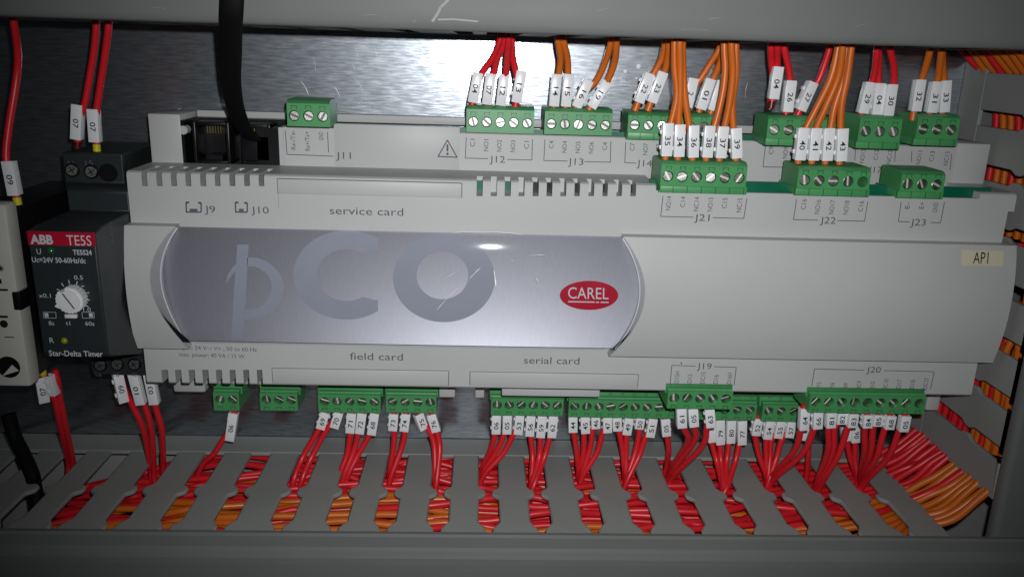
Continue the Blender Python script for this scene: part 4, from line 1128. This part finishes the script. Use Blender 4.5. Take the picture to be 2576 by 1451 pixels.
for q, w, h in [(A('d', 20, 915), 3.4, .8), (A('d', 68, 1065), 3.2, .35), (A('d', 20, 718), 3.4, .7), (A('d', 0, 655), 1.0, 1.6)]:
    p = at(q, 269.9); b.face([(p[0]-w/2, 269.9, p[2]-h/2), (p[0]+w/2, 269.9, p[2]-h/2), (p[0]+w/2, 269.9, p[2]+h/2), (p[0]-w/2, 269.9, p[2]+h/2)], M['ink'])
p = at(A('d', 28, 968), 269.9); b.disc((p[0], p[2]), 1.35, 269.9, M['ink'], 18)
p = at(A('d', 5, 560), 269.9)
for k in range(4):
    a = math.pi*k/4; bar(b, (p[0]-1.1*math.cos(a), 269.9-.01*k, p[2]-1.1*math.sin(a)), (p[0]+1.1*math.cos(a), 269.9-.01*k, p[2]+1.1*math.sin(a)), .3, M['ink'])
b.build('front_marks', M['ink'], bk)

# ================================================================== WIRES LYING IN THE TRUNKING
rn = random.Random(11)
def lying(pts, colr, label, group, name='wire'):
    b = MBm(M[colr]); b.tube(pts, rn.uniform(1.36, 1.5), segs=10, sub=4)
    o = b.build(name, M[colr]); tag(o, label, 'wire', group); return o
GL, GR = 'wires lying in the lower trunking', 'wires rising in the right trunking'
NW = 19
for k in range(NW):
    f = k/(NW-1); y = 333-f*(333-268.5)
    colr = 'red' if f < .52 or k == 12 else 'orange'
    zb = TOPZ-4.4-rn.uniform(0, 3.0); am = rn.uniform(2.5, 7.0); wl = rn.uniform(14, 26); ph = rn.uniform(0, 6.3)
    pts = []
    y0 = 334-(334-272)*min(1, f/.52) if colr == 'red' else y
    if k == 12: y0 = 300
    for x in range(-45, 140, 24):
        m_ = max(0, min(1, (x-100)/50)); yy_ = y0+(y-y0)*m_+rn.uniform(-2.0, 2.0)+(1-m_)*am*math.sin(x/wl+ph)
        zz = zb+rn.uniform(-2.4, 1.2)+(1-m_)*1.6*math.cos(x/wl+ph)
        if colr == 'orange': zz = (zb-8) if k < NW-2 else zb
        pts.append((x+rn.uniform(-4, 4), max(268.5, min(336, yy_)), min(zz, TOPZ-3.2)))
    xo = RX+4.0+rn.uniform(0, 2.5)
    yr = 331-f*(331-276.5); g_ = lambda a_: yr+rn.uniform(-a_, a_)
    pts += [(158, y, TOPZ-5-rn.uniform(0, 1.5)), (173, g_(1.2), TOPZ-3.0-rn.uniform(0, 1)), (184, g_(1.4), TOPZ+2.0+rn.uniform(-1.5, 1)), (192, g_(1.4), TOPZ+8.5+rn.uniform(-1, .6)), (xo-.5, g_(1), TOPZ+19), (xo+1, yr, TOPZ+40)]
    ztop = 30 if y < 276 else rn.uniform(-110, -72)
    for z in range(-104, int(ztop), 26):
        pts.append((xo+rn.uniform(-.2, 1.8), yr+rn.uniform(-.8, .8), z))
    if ztop < 30: pts += [(xo+10, yr, ztop), (xo+26, yr, ztop+10)]
    lying(pts, colr, 'red wire running from lower trunking up into the right trunking' if colr == 'red' else 'orange wire running from lower trunking up into the right trunking', GR+(' red' if colr == 'red' else ' orange'))
# left half of the lower trunking: red behind, orange in front
for k in range(20):
    y = 334-k*(334-269)/19
    f = k/19
    colr = 'red' if f < .48 or rn.random() < .12 else 'orange'
    zb = TOPZ-4.4-rn.uniform(0, 3.0); am = rn.uniform(2.5, 6.0); wl = rn.uniform(14, 26); ph = rn.uniform(0, 6.3); x1 = rn.uniform(-12, 8) if colr == 'orange' else rn.uniform(-60, 20)
    pts = []; x = -170+rn.uniform(-6, 6)-10*f
    while x < x1:
        dr = 7.0*max(0, (-110-x)/60)
        pts.append((x, max(268.5, min(336, y+rn.uniform(-2, 2)+am*math.sin(x/wl+ph)-dr)), min(zb+rn.uniform(-1.6, 1.0)-dr*1.6, TOPZ-3.3))); x += 22
    pts.append((x+6, y, zb-10)); pts.append((x+20, y, zb-22))
    lying(pts, colr, ('%s wire lying in the left half of the lower trunking' % colr), GL+(' red' if colr == 'red' else ' orange'))
for k in range(21):                          # second layer
    y = 334-k*(334-270)/20
    colr = 'red' if rn.random() < .75 else 'orange'
    pts = [(x, y+rn.uniform(-3, 3), TOPZ-11.5+rn.uniform(-2, 1.5)) for x in range(-150, 185, 28)]
    lying(pts, colr, '%s wire deep inside the lower trunking under the top layer' % colr, 'deep wires in the lower trunking '+colr)
# wires dropping from the upper trunking into the right one
for k in range(13):
    y = 334-k*4.9
    pts = [(RX-26, y, BOTZ+14), (RX-14, y, BOTZ+6+rn.uniform(0, 2)), (RX-2, y, BOTZ-4), (RX+8, y, BOTZ-15+rn.uniform(-2, 2)), (RX+13, y, BOTZ-32), (RX+14, y, BOTZ-70)]
    colr = 'orange' if k not in (0, 3) else 'red'
    lying(pts, colr, '%s wire curving from the top trunking into the right trunking' % colr, 'wires at the upper right corner '+colr)
